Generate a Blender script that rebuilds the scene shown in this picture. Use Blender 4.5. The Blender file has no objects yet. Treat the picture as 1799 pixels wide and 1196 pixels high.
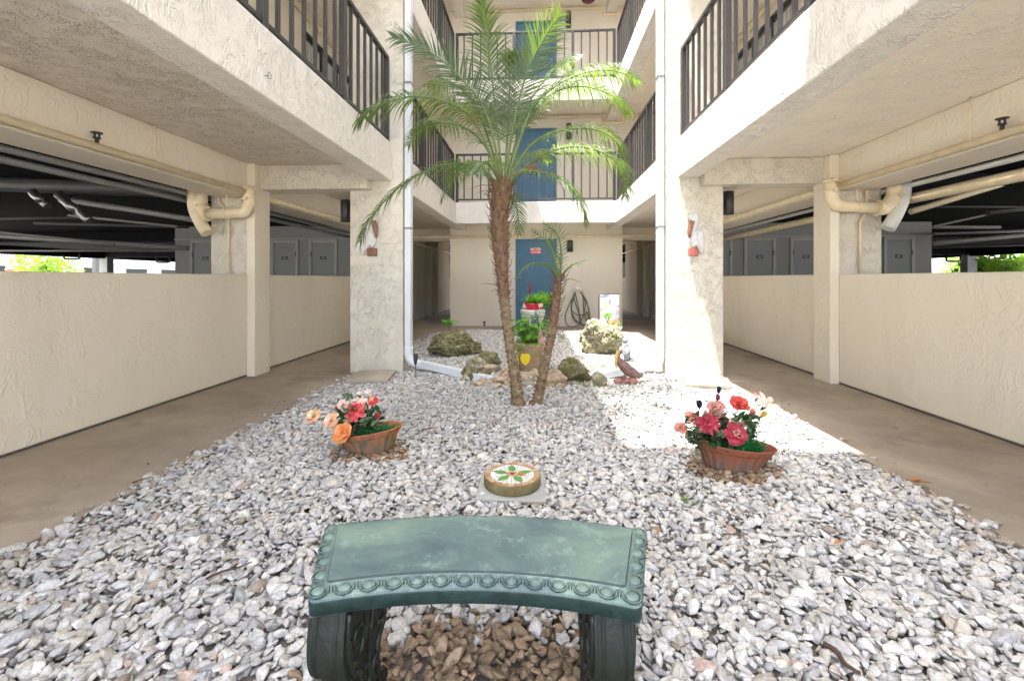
import bpy, bmesh, math, random
import numpy as np
from mathutils import Vector, Matrix, noise as mnoise

sc = bpy.context.scene
COL = sc.collection
R = math.radians
PI = math.pi

# ------------------------------------------------------------------ camera
YAW = R(3.3)
cs, sn = math.cos(YAW), math.sin(YAW)
CX, CH = 0.07, 1.14
cam = bpy.data.cameras.new("camera")
cam.sensor_width = 36.0
cam.lens = 16.0
cam.shift_y = -0.0600
cam.clip_start = 0.05
cam.clip_end = 600
camo = bpy.data.objects.new("camera", cam)
camo.location = (CX, 0, CH)
camo.rotation_euler = (R(90), 0, YAW)
COL.objects.link(camo)
sc.camera = camo

# ------------------------------------------------------------------ light
SUN_D = Vector((0.215, 0.10, -1.0)).normalized()
elev = math.asin(-SUN_D.z)
azim = math.atan2(-SUN_D.x, -SUN_D.y)          # direction towards the sun, clockwise from +Y
w = bpy.data.worlds.new("World")
sc.world = w
w.use_nodes = True
nt = w.node_tree
for n in list(nt.nodes):
    nt.nodes.remove(n)
sky = nt.nodes.new("ShaderNodeTexSky")
sky.sky_type = 'NISHITA'
sky.sun_disc = False
sky.sun_elevation = elev
sky.sun_rotation = azim
sky.air_density = 0.8
sky.dust_density = 3.0
sky.ozone_density = 0.6
bg = nt.nodes.new("ShaderNodeBackground")
bg.inputs[1].default_value = 0.15
wo = nt.nodes.new("ShaderNodeOutputWorld")
hs_ = nt.nodes.new("ShaderNodeHueSaturation")
hs_.inputs['Saturation'].default_value = 0.55
nt.links.new(sky.outputs[0], hs_.inputs['Color'])
nt.links.new(hs_.outputs[0], bg.inputs[0])
nt.links.new(bg.outputs[0], wo.inputs[0])

sl = bpy.data.lights.new("sun", 'SUN')
sl.energy = 2.0
sl.angle = R(0.53)
sl.color = (1.0, 0.96, 0.90)
slo = bpy.data.objects.new("sun", sl)
slo.rotation_euler = SUN_D.to_track_quat('-Z', 'Y').to_euler()
slo.location = (0, 0, 30)
COL.objects.link(slo)

sc.view_settings.view_transform = 'Standard'
sc.view_settings.look = 'None'
sc.view_settings.gamma = 1.0
sc.view_settings.exposure = 3.3
sc.cycles.max_bounces = 12
sc.cycles.diffuse_bounces = 9
sc.cycles.glossy_bounces = 3
sc.cycles.transmission_bounces = 4
sc.cycles.transparent_max_bounces = 6
sc.cycles.sample_clamp_indirect = 8.0

# ------------------------------------------------------------------ survey helpers (photo pixel + known distance -> point in the courtyard)
def P(x, y, D):
    u = (x-899.5)/800.0; v = (490.0-y)/800.0
    return Vector((CX + D*(-sn+u*cs), D*(cs+u*sn), CH + v*D))
def PG(x, y, z=0.0):
    return P(x, y, (CH-z)*800.0/(y-490.0))
def PY(x, y, Y):
    u = (x-899.5)/800.0
    return P(x, y, Y/(cs+u*sn))
def PXX(x, y, X):
    u = (x-899.5)/800.0
    return P(x, y, (X-CX)/(-sn+u*cs))

# ------------------------------------------------------------------ mesh collector
class MB:
    def __init__(s):
        s.v = []; s.f = []; s.m = []; s.sm = []
    def add(s, vs, fs, mi=0, smooth=False):
        o = len(s.v)
        s.v += [tuple(p) for p in vs]
        for f in fs:
            s.f.append([i+o for i in f]); s.m.append(mi); s.sm.append(smooth)
        return s
    def box(s, x0, x1, y0, y1, z0, z1, mi=0, rot=0.0, c=None, M=None):
        vs = [Vector((x, y, z)) for z in (z0, z1) for y in (y0, y1) for x in (x0, x1)]
        if rot:
            c = c or Vector(((x0+x1)/2, (y0+y1)/2, 0))
            Rm = Matrix.Rotation(rot, 4, 'Z')
            vs = [Rm @ (v-c) + c for v in vs]
        if M is not None: vs = [M @ v for v in vs]
        return s.add(vs, [(0,2,3,1),(4,5,7,6),(0,1,5,4),(2,6,7,3),(0,4,6,2),(1,3,7,5)], mi)
    def prism(s, poly, d0, d1, fn, mi=0, smooth=False):
        """poly 2D list, extruded from d0 to d1, fn(a,b,d)->xyz"""
        n = len(poly)
        vs = [fn(a, b, d0) for a, b in poly] + [fn(a, b, d1) for a, b in poly]
        fs = [tuple(reversed(range(n))), tuple(range(n, 2*n))]
        s.add(vs, fs, mi, False)
        o = len(s.v)-2*n
        for i in range(n):
            j = (i+1) % n
            s.f.append([o+i, o+j, o+n+j, o+n+i]); s.m.append(mi); s.sm.append(smooth)
        return s
    def tube(s, pts, r, n=10, mi=0, caps=True, smooth=True, squash=None):
        pts = [Vector(p) for p in pts]
        k = len(pts)
        rr = r if isinstance(r, (list, tuple)) else [r]*k
        T0 = (pts[1]-pts[0]).normalized()
        up = Vector((0, 0, 1)) if abs(T0.z) < 0.9 else Vector((1, 0, 0))
        Nn = T0.cross(up).normalized()
        vs = []
        for i, p in enumerate(pts):
            if i == 0: T = pts[1]-pts[0]
            elif i == k-1: T = pts[-1]-pts[-2]
            else: T = (pts[i+1]-pts[i]).normalized() + (pts[i]-pts[i-1]).normalized()
            T.normalize()
            Nn = (Nn - T*Nn.dot(T)).normalized()
            B = T.cross(Nn)
            for j in range(n):
                a = 2*PI*j/n
                vs.append(p + (Nn*math.cos(a) + B*math.sin(a))*rr[i])
        fs = [(i*n+j, i*n+(j+1) % n, (i+1)*n+(j+1) % n, (i+1)*n+j) for i in range(k-1) for j in range(n)]
        s.add(vs, fs, mi, smooth)
        if caps:
            o = len(s.v)-len(vs)
            s.f.append([o+j for j in reversed(range(n))]); s.m.append(mi); s.sm.append(False)
            s.f.append([o+(k-1)*n+j for j in range(n)]); s.m.append(mi); s.sm.append(False)
        return s
    def lathe(s, prof, c, n=32, mi=0, smooth=True, fn=None, cap0=True, cap1=False, sx=1.0, sy=1.0):
        c = Vector(c); vs = []
        for (r, z) in prof:
            for j in range(n):
                a = 2*PI*j/n
                rr = fn(r, z, a) if fn else r
                vs.append((c.x+rr*math.cos(a)*sx, c.y+rr*math.sin(a)*sy, c.z+z))
        k = len(prof)
        fs = [(i*n+j, i*n+(j+1) % n, (i+1)*n+(j+1) % n, (i+1)*n+j) for i in range(k-1) for j in range(n)]
        s.add(vs, fs, mi, smooth)
        o = len(s.v)-len(vs)
        if cap0: s.f.append([o+j for j in reversed(range(n))]); s.m.append(mi); s.sm.append(False)
        if cap1: s.f.append([o+(k-1)*n+j for j in range(n)]); s.m.append(mi); s.sm.append(False)
        return s
    def blob(s, c, rad, sub=3, amp=0.15, freq=1.5, seed=0, mi=0, rot=None, flat=None, amp2=0.0, freq2=6.0, smooth=True, cuts=0):
        vs, fs = ico(sub)
        r_c = random.Random(seed*31+5); pl = [(Vector((r_c.gauss(0, 1), r_c.gauss(0, 1), r_c.gauss(0, 1))).normalized(), r_c.uniform(.45, .85)) for _ in range(cuts)]
        c = Vector(c); off = Vector((seed*7.31, seed*3.17, seed*1.93))
        out = []
        for p in vs:
            p = Vector(p)
            for n_, h_ in pl:
                e_ = p.dot(n_)-h_
                if e_ > 0: p = p-n_*e_
            d = 1 + amp*mnoise.noise(p*freq+off)*2
            if amp2: d += amp2*mnoise.noise(p*freq2+off)*2
            q = Vector((p.x*rad[0], p.y*rad[1], p.z*rad[2]))*d
            if rot: q = rot @ q
            if flat is not None and q.z < flat: q.z = flat
            out.append(c+q)
        return s.add(out, fs, mi, smooth)
    def ribbon(s, pts, ws, side, mi=0, fold=0.0, smooth=True):
        """leaf: centre line pts, half widths ws, side vector; fold lifts the edges"""
        vs = []; k = len(pts)
        for i in range(k):
            p = Vector(pts[i])
            T = Vector(pts[min(i+1, k-1)]) - Vector(pts[max(i-1, 0)])
            if T.length < 1e-9: T = Vector((0, 0, 1))
            T.normalize()
            S = Vector(side) - T*Vector(side).dot(T)
            if S.length < 1e-6: S = T.orthogonal()
            S.normalize(); Nn = S.cross(T)
            vs += [p-S*ws[i]+Nn*ws[i]*fold, p, p+S*ws[i]+Nn*ws[i]*fold]
        fs = []
        for i in range(k-1):
            a = 3*i
            fs += [(a, a+1, a+4, a+3), (a+1, a+2, a+5, a+4)]
        return s.add(vs, fs, mi, smooth)
    def build(s, name, mats, parent=None, bevel=0.0, bseg=2, sub=0, local=True, thick=0.0):
        me = bpy.data.meshes.new(name)
        loc = Vector((0, 0, 0))
        vs = s.v
        if parent is None and local and vs:
            a = np.array(vs)
            loc = Vector(((a[:, 0].min()+a[:, 0].max())/2, (a[:, 1].min()+a[:, 1].max())/2, a[:, 2].min()))
            vs = [tuple(x) for x in (a-np.array(loc))]
        me.from_pydata(vs, [], s.f)
        if not isinstance(mats, (list, tuple)): mats = [mats]
        for m in mats: me.materials.append(m)
        me.polygons.foreach_set("material_index", s.m)
        me.polygons.foreach_set("use_smooth", s.sm)
        me.update()
        o = bpy.data.objects.new(name, me)
        COL.objects.link(o)
        o.location = loc
        if parent is not None:
            o.parent = parent
            if parent.type == 'EMPTY':
                o.matrix_parent_inverse = Matrix.Translation(-parent.location)
            else:
                o.matrix_parent_inverse = Matrix.Translation(-Vector(parent.get('_o', (0, 0, 0))))
                if parent.parent is None: o.matrix_parent_inverse = Matrix.Translation(-parent.location)
        if thick:
            md = o.modifiers.new("thick", 'SOLIDIFY'); md.thickness = thick; md.offset = 0
        if bevel:
            md = o.modifiers.new("bevel", 'BEVEL'); md.width = bevel; md.segments = bseg
            md.limit_method = 'ANGLE'; md.angle_limit = R(40); md.harden_normals = False
        if sub:
            md = o.modifiers.new("sub", 'SUBSURF'); md.levels = sub; md.render_levels = sub
        return o

_ico = {}
def ico(sub):
    if sub not in _ico:
        bm = bmesh.new()
        bmesh.ops.create_icosphere(bm, subdivisions=sub, radius=1.0)
        bm.verts.ensure_lookup_table()
        _ico[sub] = ([tuple(v.co) for v in bm.verts], [tuple(v.index for v in f.verts) for f in bm.faces])
        bm.free()
    return _ico[sub]

def tag(o, label=None, cat=None, group=None, kind=None):
    if label: o['label'] = label
    if cat: o['category'] = cat
    if group: o['group'] = group
    if kind: o['kind'] = kind
    return o
def thing(name, label, cat, loc=(0, 0, 0), group=None):
    o = bpy.data.objects.new(name, None)
    o.location = loc; o.empty_display_size = 0.1
    COL.objects.link(o)
    return tag(o, label, cat, group)
def copy_tree(o, parent=None):
    c = o.copy(); COL.objects.link(c)
    if parent is not None: c.parent = parent; c.matrix_parent_inverse = o.matrix_parent_inverse.copy()
    for ch in list(o.children): copy_tree(ch, c)
    return c
def spline(pts, n):
    pts = [Vector(p) for p in pts]
    q = [pts[0]*2-pts[1]] + pts + [pts[-1]*2-pts[-2]]
    out = []; m = len(pts)-1
    for k in range(n+1):
        t = k/n*m; i = min(int(t), m-1); f = t-i
        a, b, c, d = q[i], q[i+1], q[i+2], q[i+3]
        out.append(0.5*((2*b)+(c-a)*f+(2*a-5*b+4*c-d)*f*f+(3*b-a-3*c+d)*f**3))
    return out

# ------------------------------------------------------------------ materials
class NT:
    def __init__(s, m):
        s.nt = m.node_tree; s.n = s.nt.nodes; s.b = s.n.get("Principled BSDF"); s.geo = s.n.new("ShaderNodeNewGeometry")
        s.pos = s.geo.outputs['Position']
    def node(s, t, **kw):
        n = s.n.new(t)
        for k, v in kw.items():
            if k.startswith('i_'):
                key = k[2:]
                n.inputs[int(key) if key.isdigit() else key.replace('_', ' ')].default_value = v
            else: setattr(n, k, v)
        return n
    def link(s, a, b): s.nt.links.new(a, b)
    def noise(s, scale, detail=3.0, rough=0.5, dist=0.0, vec=None, stretch=None):
        n = s.node("ShaderNodeTexNoise"); n.inputs['Scale'].default_value = scale; n.inputs['Detail'].default_value = detail
        n.inputs['Roughness'].default_value = rough; n.inputs['Distortion'].default_value = dist
        v = vec or s.pos
        if stretch:
            mp = s.node("ShaderNodeMapping"); mp.inputs['Scale'].default_value = stretch; s.link(v, mp.inputs[0]); v = mp.outputs[0]
        s.link(v, n.inputs['Vector']); return n.outputs['Fac']
    def voro(s, scale, feature='F1', rnd=1.0, vec=None, out='Distance'):
        n = s.node("ShaderNodeTexVoronoi"); n.feature = feature; n.inputs['Scale'].default_value = scale
        n.inputs['Randomness'].default_value = rnd; s.link(vec or s.pos, n.inputs['Vector']); return n.outputs[out]
    def ramp(s, fac, stops, interp='LINEAR'):
        n = s.node("ShaderNodeValToRGB"); cr = n.color_ramp; cr.interpolation = interp
        while len(cr.elements) > 1: cr.elements.remove(cr.elements[-1])
        for i, (p, c) in enumerate(stops):
            e = cr.elements[0] if i == 0 else cr.elements.new(p)
            e.position = p
            if not isinstance(c, (tuple, list)): c = (c, c, c)
            e.color = (*c, 1) if len(c) == 3 else c
        s.link(fac, n.inputs[0]); return n.outputs[0]
    def math(s, op, a, b=None, c=None, clamp=False):
        n = s.node("ShaderNodeMath"); n.operation = op; n.use_clamp = clamp
        for i, x in enumerate((a, b, c)):
            if x is None: continue
            if isinstance(x, (int, float)): n.inputs[i].default_value = x
            else: s.link(x, n.inputs[i])
        return n.outputs[0]
    def mix(s, fac, a, b, mode='MIX'):
        n = s.node("ShaderNodeMix"); n.data_type = 'RGBA'; n.blend_type = mode
        for key, x in ((0, fac), (6, a), (7, b)):
            if isinstance(x, (int, float)): n.inputs[key].default_value = x
            elif isinstance(x, (tuple, list)): n.inputs[key].default_value = (*x, 1) if len(x) == 3 else x
            else: s.link(x, n.inputs[key])
        return n.outputs[2]
    def bump(s, h, strength=0.5, dist=0.01):
        n = s.node("ShaderNodeBump"); n.inputs['Strength'].default_value = strength; n.inputs['Distance'].default_value = dist
        s.link(h, n.inputs['Height']); s.link(n.outputs[0], s.b.inputs['Normal']); return n
    def color(s, c): s.link(c, s.b.inputs['Base Color'])

def new_mat(name, col=(0.5, 0.5, 0.5), rough=0.7, metal=0.0, spec=None):
    m = bpy.data.materials.new(name); m.use_nodes = True
    b = m.node_tree.nodes["Principled BSDF"]
    b.inputs['Base Color'].default_value = (*col, 1); b.inputs['Roughness'].default_value = rough; b.inputs['Metallic'].default_value = metal
    if spec is not None: b.inputs['Specular IOR Level'].default_value = spec
    m.diffuse_color = (*col, 1)
    return m
def mul(c, k): return tuple(min(1, x*k) for x in c)
def simple(name, col, rough=0.6, metal=0.0, var=0.12, scale=8.0, bump=0.0, bscale=60.0, spec=None):
    m = new_mat(name, col, rough, metal, spec); t = NT(m)
    f = t.noise(scale, 5, 0.6)
    t.color(t.ramp(f, [(0.25, mul(col, 1-var)), (0.75, mul(col, 1+var))]))
    if bump: t.bump(t.noise(bscale, 4, 0.6), bump, 0.005)
    return m

def stucco(name, col, col2=None, ridge=0.6, scale=5.0, fine=0.25, streak=False, marks=0.15):
    m = new_mat(name, col, 0.88, spec=0.2); t = NT(m)
    col2 = col2 or mul(col, 0.93)
    # trowel ridges: thin curved lines where a noise crosses its middle value
    n1 = t.noise(scale, 2.5, 0.55, 1.6, stretch=(1.0, 1.0, 0.75) if not streak else (1, 1, 0.35))
    r1 = t.ramp(n1, [(0.455, 0), (0.49, 1.0), (0.53, 0.25), (0.60, 0)])
    n2 = t.noise(scale*2.3, 2.0, 0.5, 2.2)
    r2 = t.ramp(n2, [(0.47, 0), (0.5, 1.0), (0.52, 0.2), (0.56, 0)])
    mask = t.ramp(t.noise(scale*0.55, 2, 0.5), [(0.42, 0), (0.58, 1)])
    mask2 = t.ramp(t.noise(scale*1.1+2, 1, 0.5), [(0.45, 0), (0.6, 1)])
    h = t.math('MULTIPLY', r1, mask)
    h = t.math('ADD', h, t.math('MULTIPLY', r2, t.math('MULTIPLY', mask2, 0.7)))
    h = t.math('ADD', h, t.math('MULTIPLY', t.noise(70, 4, 0.7), fine))
    h = t.math('ADD', h, t.math('MULTIPLY', t.noise(12, 3, 0.6), 0.5))
    t.bump(h, ridge, 0.012)
    base = t.ramp(t.noise(0.7, 6, 0.65), [(0.3, col2), (0.7, col)])
    sv = t.ramp(t.noise(2.2, 5, 0.7, 0.3, stretch=(1, 1, 0.22)), [(0.50, 0), (0.72, 0.30)])
    base = t.mix(sv, base, mul(col2, 0.78))
    dirt = t.ramp(t.noise(18, 3, 0.6, 2.0), [(0.66, 0.0), (0.72, 1.0)])
    dm = t.math('MULTIPLY', dirt, marks)
    t.color(t.mix(dm, base, mul(col2, 0.45)))
    return m

CREAM = (0.60, 0.52, 0.40)
M = {}
M['stucco_wall'] = stucco('stucco_wall', (0.78, 0.72, 0.61), (0.74, 0.67, 0.555), 0.32, 5.0, 0.2, marks=0.10)
M['stucco_rough'] = stucco('stucco_rough', (0.69, 0.645, 0.56), (0.64, 0.595, 0.505), 0.75, 8.5, 0.5, marks=0.14)
M['stucco_white'] = stucco('stucco_white', (0.76, 0.73, 0.675), (0.73, 0.695, 0.635), 0.7, 11.0, 0.5, streak=True, marks=0.10)
M['soffit'] = stucco('soffit', (0.84, 0.79, 0.70), (0.80, 0.745, 0.65), 0.5, 9.0, 0.45, marks=0.22)
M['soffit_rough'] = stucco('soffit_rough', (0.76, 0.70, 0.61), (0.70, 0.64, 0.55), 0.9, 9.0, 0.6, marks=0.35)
M['smooth_wall'] = stucco('smooth_wall', (0.78, 0.715, 0.61), (0.75, 0.69, 0.58), 0.22, 3.0, 0.15, marks=0.03)
M['upper_wall'] = stucco('upper_wall', (0.76, 0.71, 0.62), (0.73, 0.68, 0.59), 0.22, 3.0, 0.15, marks=0.03)
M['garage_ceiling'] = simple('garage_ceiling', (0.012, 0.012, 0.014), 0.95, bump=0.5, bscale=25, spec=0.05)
M['garage_wall'] = simple('garage_wall', (0.27, 0.275, 0.27), 0.8, var=0.06, scale=2)
M['garage_door'] = simple('garage_door', (0.23, 0.245, 0.25), 0.55, var=0.05, scale=2)
M['garage_trim'] = simple('garage_trim', (0.36, 0.365, 0.35), 0.6, var=0.05)
M['roof_mat'] = simple('roof_membrane', (0.5, 0.5, 0.5), 0.9)
M['rail'] = simple('dark_bronze_paint', (0.040, 0.037, 0.038), 0.42, var=0.2, scale=14)
M['black'] = simple('black_paint', (0.02, 0.02, 0.02), 0.45, var=0.2)
M['door_blue'] = simple('blue_door_paint', (0.05, 0.15, 0.25), 0.5, var=0.12, scale=3)
M['pipe_cream'] = simple('cream_painted_pipe', (0.74, 0.63, 0.44), 0.5, var=0.14, scale=9, bump=0.25, bscale=40)
M['pipe_gray'] = simple('grey_conduit', (0.22, 0.22, 0.22), 0.45, var=0.12, scale=6)
M['pipe_dark'] = simple('dark_pipe', (0.05, 0.05, 0.052), 0.55, var=0.2, scale=6)
M['pipe_white'] = simple('white_pipe', (0.62, 0.62, 0.60), 0.4, var=0.06)
M['foil'] = simple('foil_wrap', (0.28, 0.28, 0.28), 0.35, metal=0.9, var=0.3, scale=30, bump=0.9, bscale=30)
M['downspout'] = simple('white_aluminium', (0.66, 0.69, 0.72), 0.35, var=0.05, scale=3)
M['glass'] = new_mat('dark_glass', (0.03, 0.035, 0.04), 0.08)
M['frame_dark'] = simple('dark_window_frame', (0.03, 0.032, 0.035), 0.4)
M['blind'] = simple('window_blind', (0.45, 0.46, 0.45), 0.6, var=0.05)
M['steel'] = new_mat('brushed_steel', (0.55, 0.53, 0.5), 0.3, 1.0)

def concrete(name, a, b, rough=0.75):
    m = new_mat(name, a, rough); t = NT(m)
    n1 = t.noise(0.55, 7, 0.62, 0.8); n2 = t.noise(2.4, 5, 0.65, 1.5)
    f = t.math('ADD', t.math('MULTIPLY', n1, 0.7), t.math('MULTIPLY', n2, 0.3))
    c = t.ramp(f, [(0.36, mul(b, 0.72)), (0.46, b), (0.60, a)])
    sp = t.ramp(t.noise(35, 3, 0.7), [(0.62, 0.0), (0.70, 1.0)])
    c = t.mix(t.math('MULTIPLY', sp, 0.35), c, mul(b, 0.55))
    cr = t.ramp(t.noise(1.1, 6, 0.7, 1.2), [(0.496, 0), (0.5, 1), (0.504, 0)])
    c = t.mix(t.math('MULTIPLY', cr, 0.30), c, mul(b, 0.4))
    st_ = t.ramp(t.noise(1.7, 4, 0.6, 0.4), [(0.56, 0), (0.66, 0.55)])
    c = t.mix(st_, c, mul(b, 0.72))
    t.color(c)
    t.bump(t.noise(90, 4, 0.7), 0.25, 0.003)
    t.link(t.ramp(n2, [(0.3, 0.6), (0.7, 0.85)]), t.b.inputs['Roughness'])
    return m
M['walk'] = concrete('walkway_concrete', (0.42, 0.355, 0.28), (0.31, 0.255, 0.20))
M['garage_floor'] = concrete('garage_floor', (0.16, 0.155, 0.15), (0.11, 0.105, 0.10))
M['paver'] = concrete('pale_paver', (0.42, 0.37, 0.29), (0.30, 0.26, 0.19))
M['slab_gray'] = concrete('grey_stepping_base', (0.38, 0.39, 0.37), (0.30, 0.31, 0.29))
M['dirt'] = simple('soil', (0.11, 0.095, 0.08), 0.95, var=0.4, scale=20, bump=0.6)
M['lawn'] = simple('ground', (0.42, 0.40, 0.35), 0.95, var=0.2, scale=2)

def leafmat(name, dark, light, trans=0.35, rough=0.42, var=6.0, spec=0.4, tcol=None):
    m = new_mat(name, dark, rough, spec=spec); t = NT(m)
    f = t.noise(var, 4, 0.6)
    rnd = t.geo.outputs['Random Per Island']
    f2 = t.math('ADD', t.math('MULTIPLY', f, 0.6), t.math('MULTIPLY', rnd, 0.4))
    c = t.ramp(f2, [(0.25, dark), (0.75, light)])
    t.color(c)
    out = t.n.get("Material Output")
    tr = t.node("ShaderNodeBsdfTranslucent")
    t.link(t.mix(0.5 if tcol is None else 0.65, c, tcol or tuple(min(1, x*k) for x, k in zip(light, (2.2, 2.0, 0.8)))), tr.inputs[0])
    mx = t.node("ShaderNodeMixShader"); mx.inputs[0].default_value = trans
    t.link(t.b.outputs[0], mx.inputs[1]); t.link(tr.outputs[0], mx.inputs[2]); t.link(mx.outputs[0], out.inputs[0])
    return m
M['palm_leaf'] = leafmat('palm_leaflet', (0.032, 0.066, 0.036), (0.085, 0.13, 0.06), 0.42, 0.36, spec=0.5, tcol=(0.30, 0.46, 0.03))
M['palm_rachis'] = simple('palm_rachis', (0.10, 0.15, 0.045), 0.5, var=0.25)
M['leaf_bright'] = leafmat('bright_leaf', (0.06, 0.22, 0.02), (0.17, 0.42, 0.04), 0.35)
M['leaf_dark'] = leafmat('dark_leaf', (0.012, 0.05, 0.018), (0.03, 0.10, 0.035), 0.2)
M['leaf_gray'] = leafmat('greyish_leaf', (0.09, 0.15, 0.07), (0.2, 0.28, 0.15), 0.2)
M['leaf_weed'] = leafmat('weed_leaf', (0.07, 0.14, 0.03), (0.18, 0.27, 0.06), 0.3)
M['grass_fake'] = leafmat('artificial_grass', (0.006, 0.13, 0.03), (0.015, 0.27, 0.07), 0.2)
M['hedge'] = leafmat('hedge_leaf', (0.07, 0.17, 0.02), (0.22, 0.38, 0.04), 0.35)
# ------------------------------------------------------------------ the setting: ground and paving
g = MB()
g.add([(-220, -120, -0.10), (220, -120, -0.10), (220, 300, -0.10), (-220, 300, -0.10)], [(0, 1, 2, 3)])
tag(g.build('ground', M['lawn'], local=False), kind='structure')
g = MB(); g.box(-21.2, 21.2, -2.6, 32, -0.096, -0.03)
tag(g.build('garage_floor', M['garage_floor'], local=False), kind='structure')
# gravel bed outline
GX, GY0, GY1 = 2.12, -1.6, 10.0
def bed_outline(x):           # far edge of the bed at x (rounded corners)
    a = abs(x)
    rad = 1.0
    if a < GX-rad: return GY1
    return GY1 - rad + math.sqrt(max(0, rad*rad-(a-(GX-rad))**2))
g = MB()
xs = [-GX+2*GX*i/60 for i in range(61)]
vs = [(x, GY0, 0.0) for x in xs]+[(x, bed_outline(x), 0.0) for x in xs]
g.add(vs, [(i, i+1, 61+i+1, 61+i) for i in range(60)])
tag(g.build('gravel_bed', M['dirt'], local=False), kind='structure')
# walkways: slabs with joints, 0.04 below the stones' crown
WX = 3.33
joints = [-2.6, 0.9, 5.18, 8.9]
for sgn in (-1, 1):
    for a, b in zip(joints, joints[1:]):
        g = MB(); x0, x1 = sorted((sgn*GX, sgn*WX))
        g.box(x0, x1, a+0.004, b-0.004, -0.03, 0.008 if b < 9 else 0.008)
        tag(g.build('walkway', M['walk'], bevel=0.004), kind='structure')
g = MB()
n = 60
vs = []
fs = []
for i, x in enumerate([-WX+2*WX*i/80 for i in range(81)]):
    y0 = 8.904 if abs(x) > GX-0.001 else bed_outline(x)
    vs += [(x, y0, 0.008), (x, 30, 0.008)]
fs = [(2*i, 2*i+2, 2*i+3, 2*i+1) for i in range(80)]
g.add(vs, fs)
tag(g.build('walkway', M['walk'], local=False), kind='structure')

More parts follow.
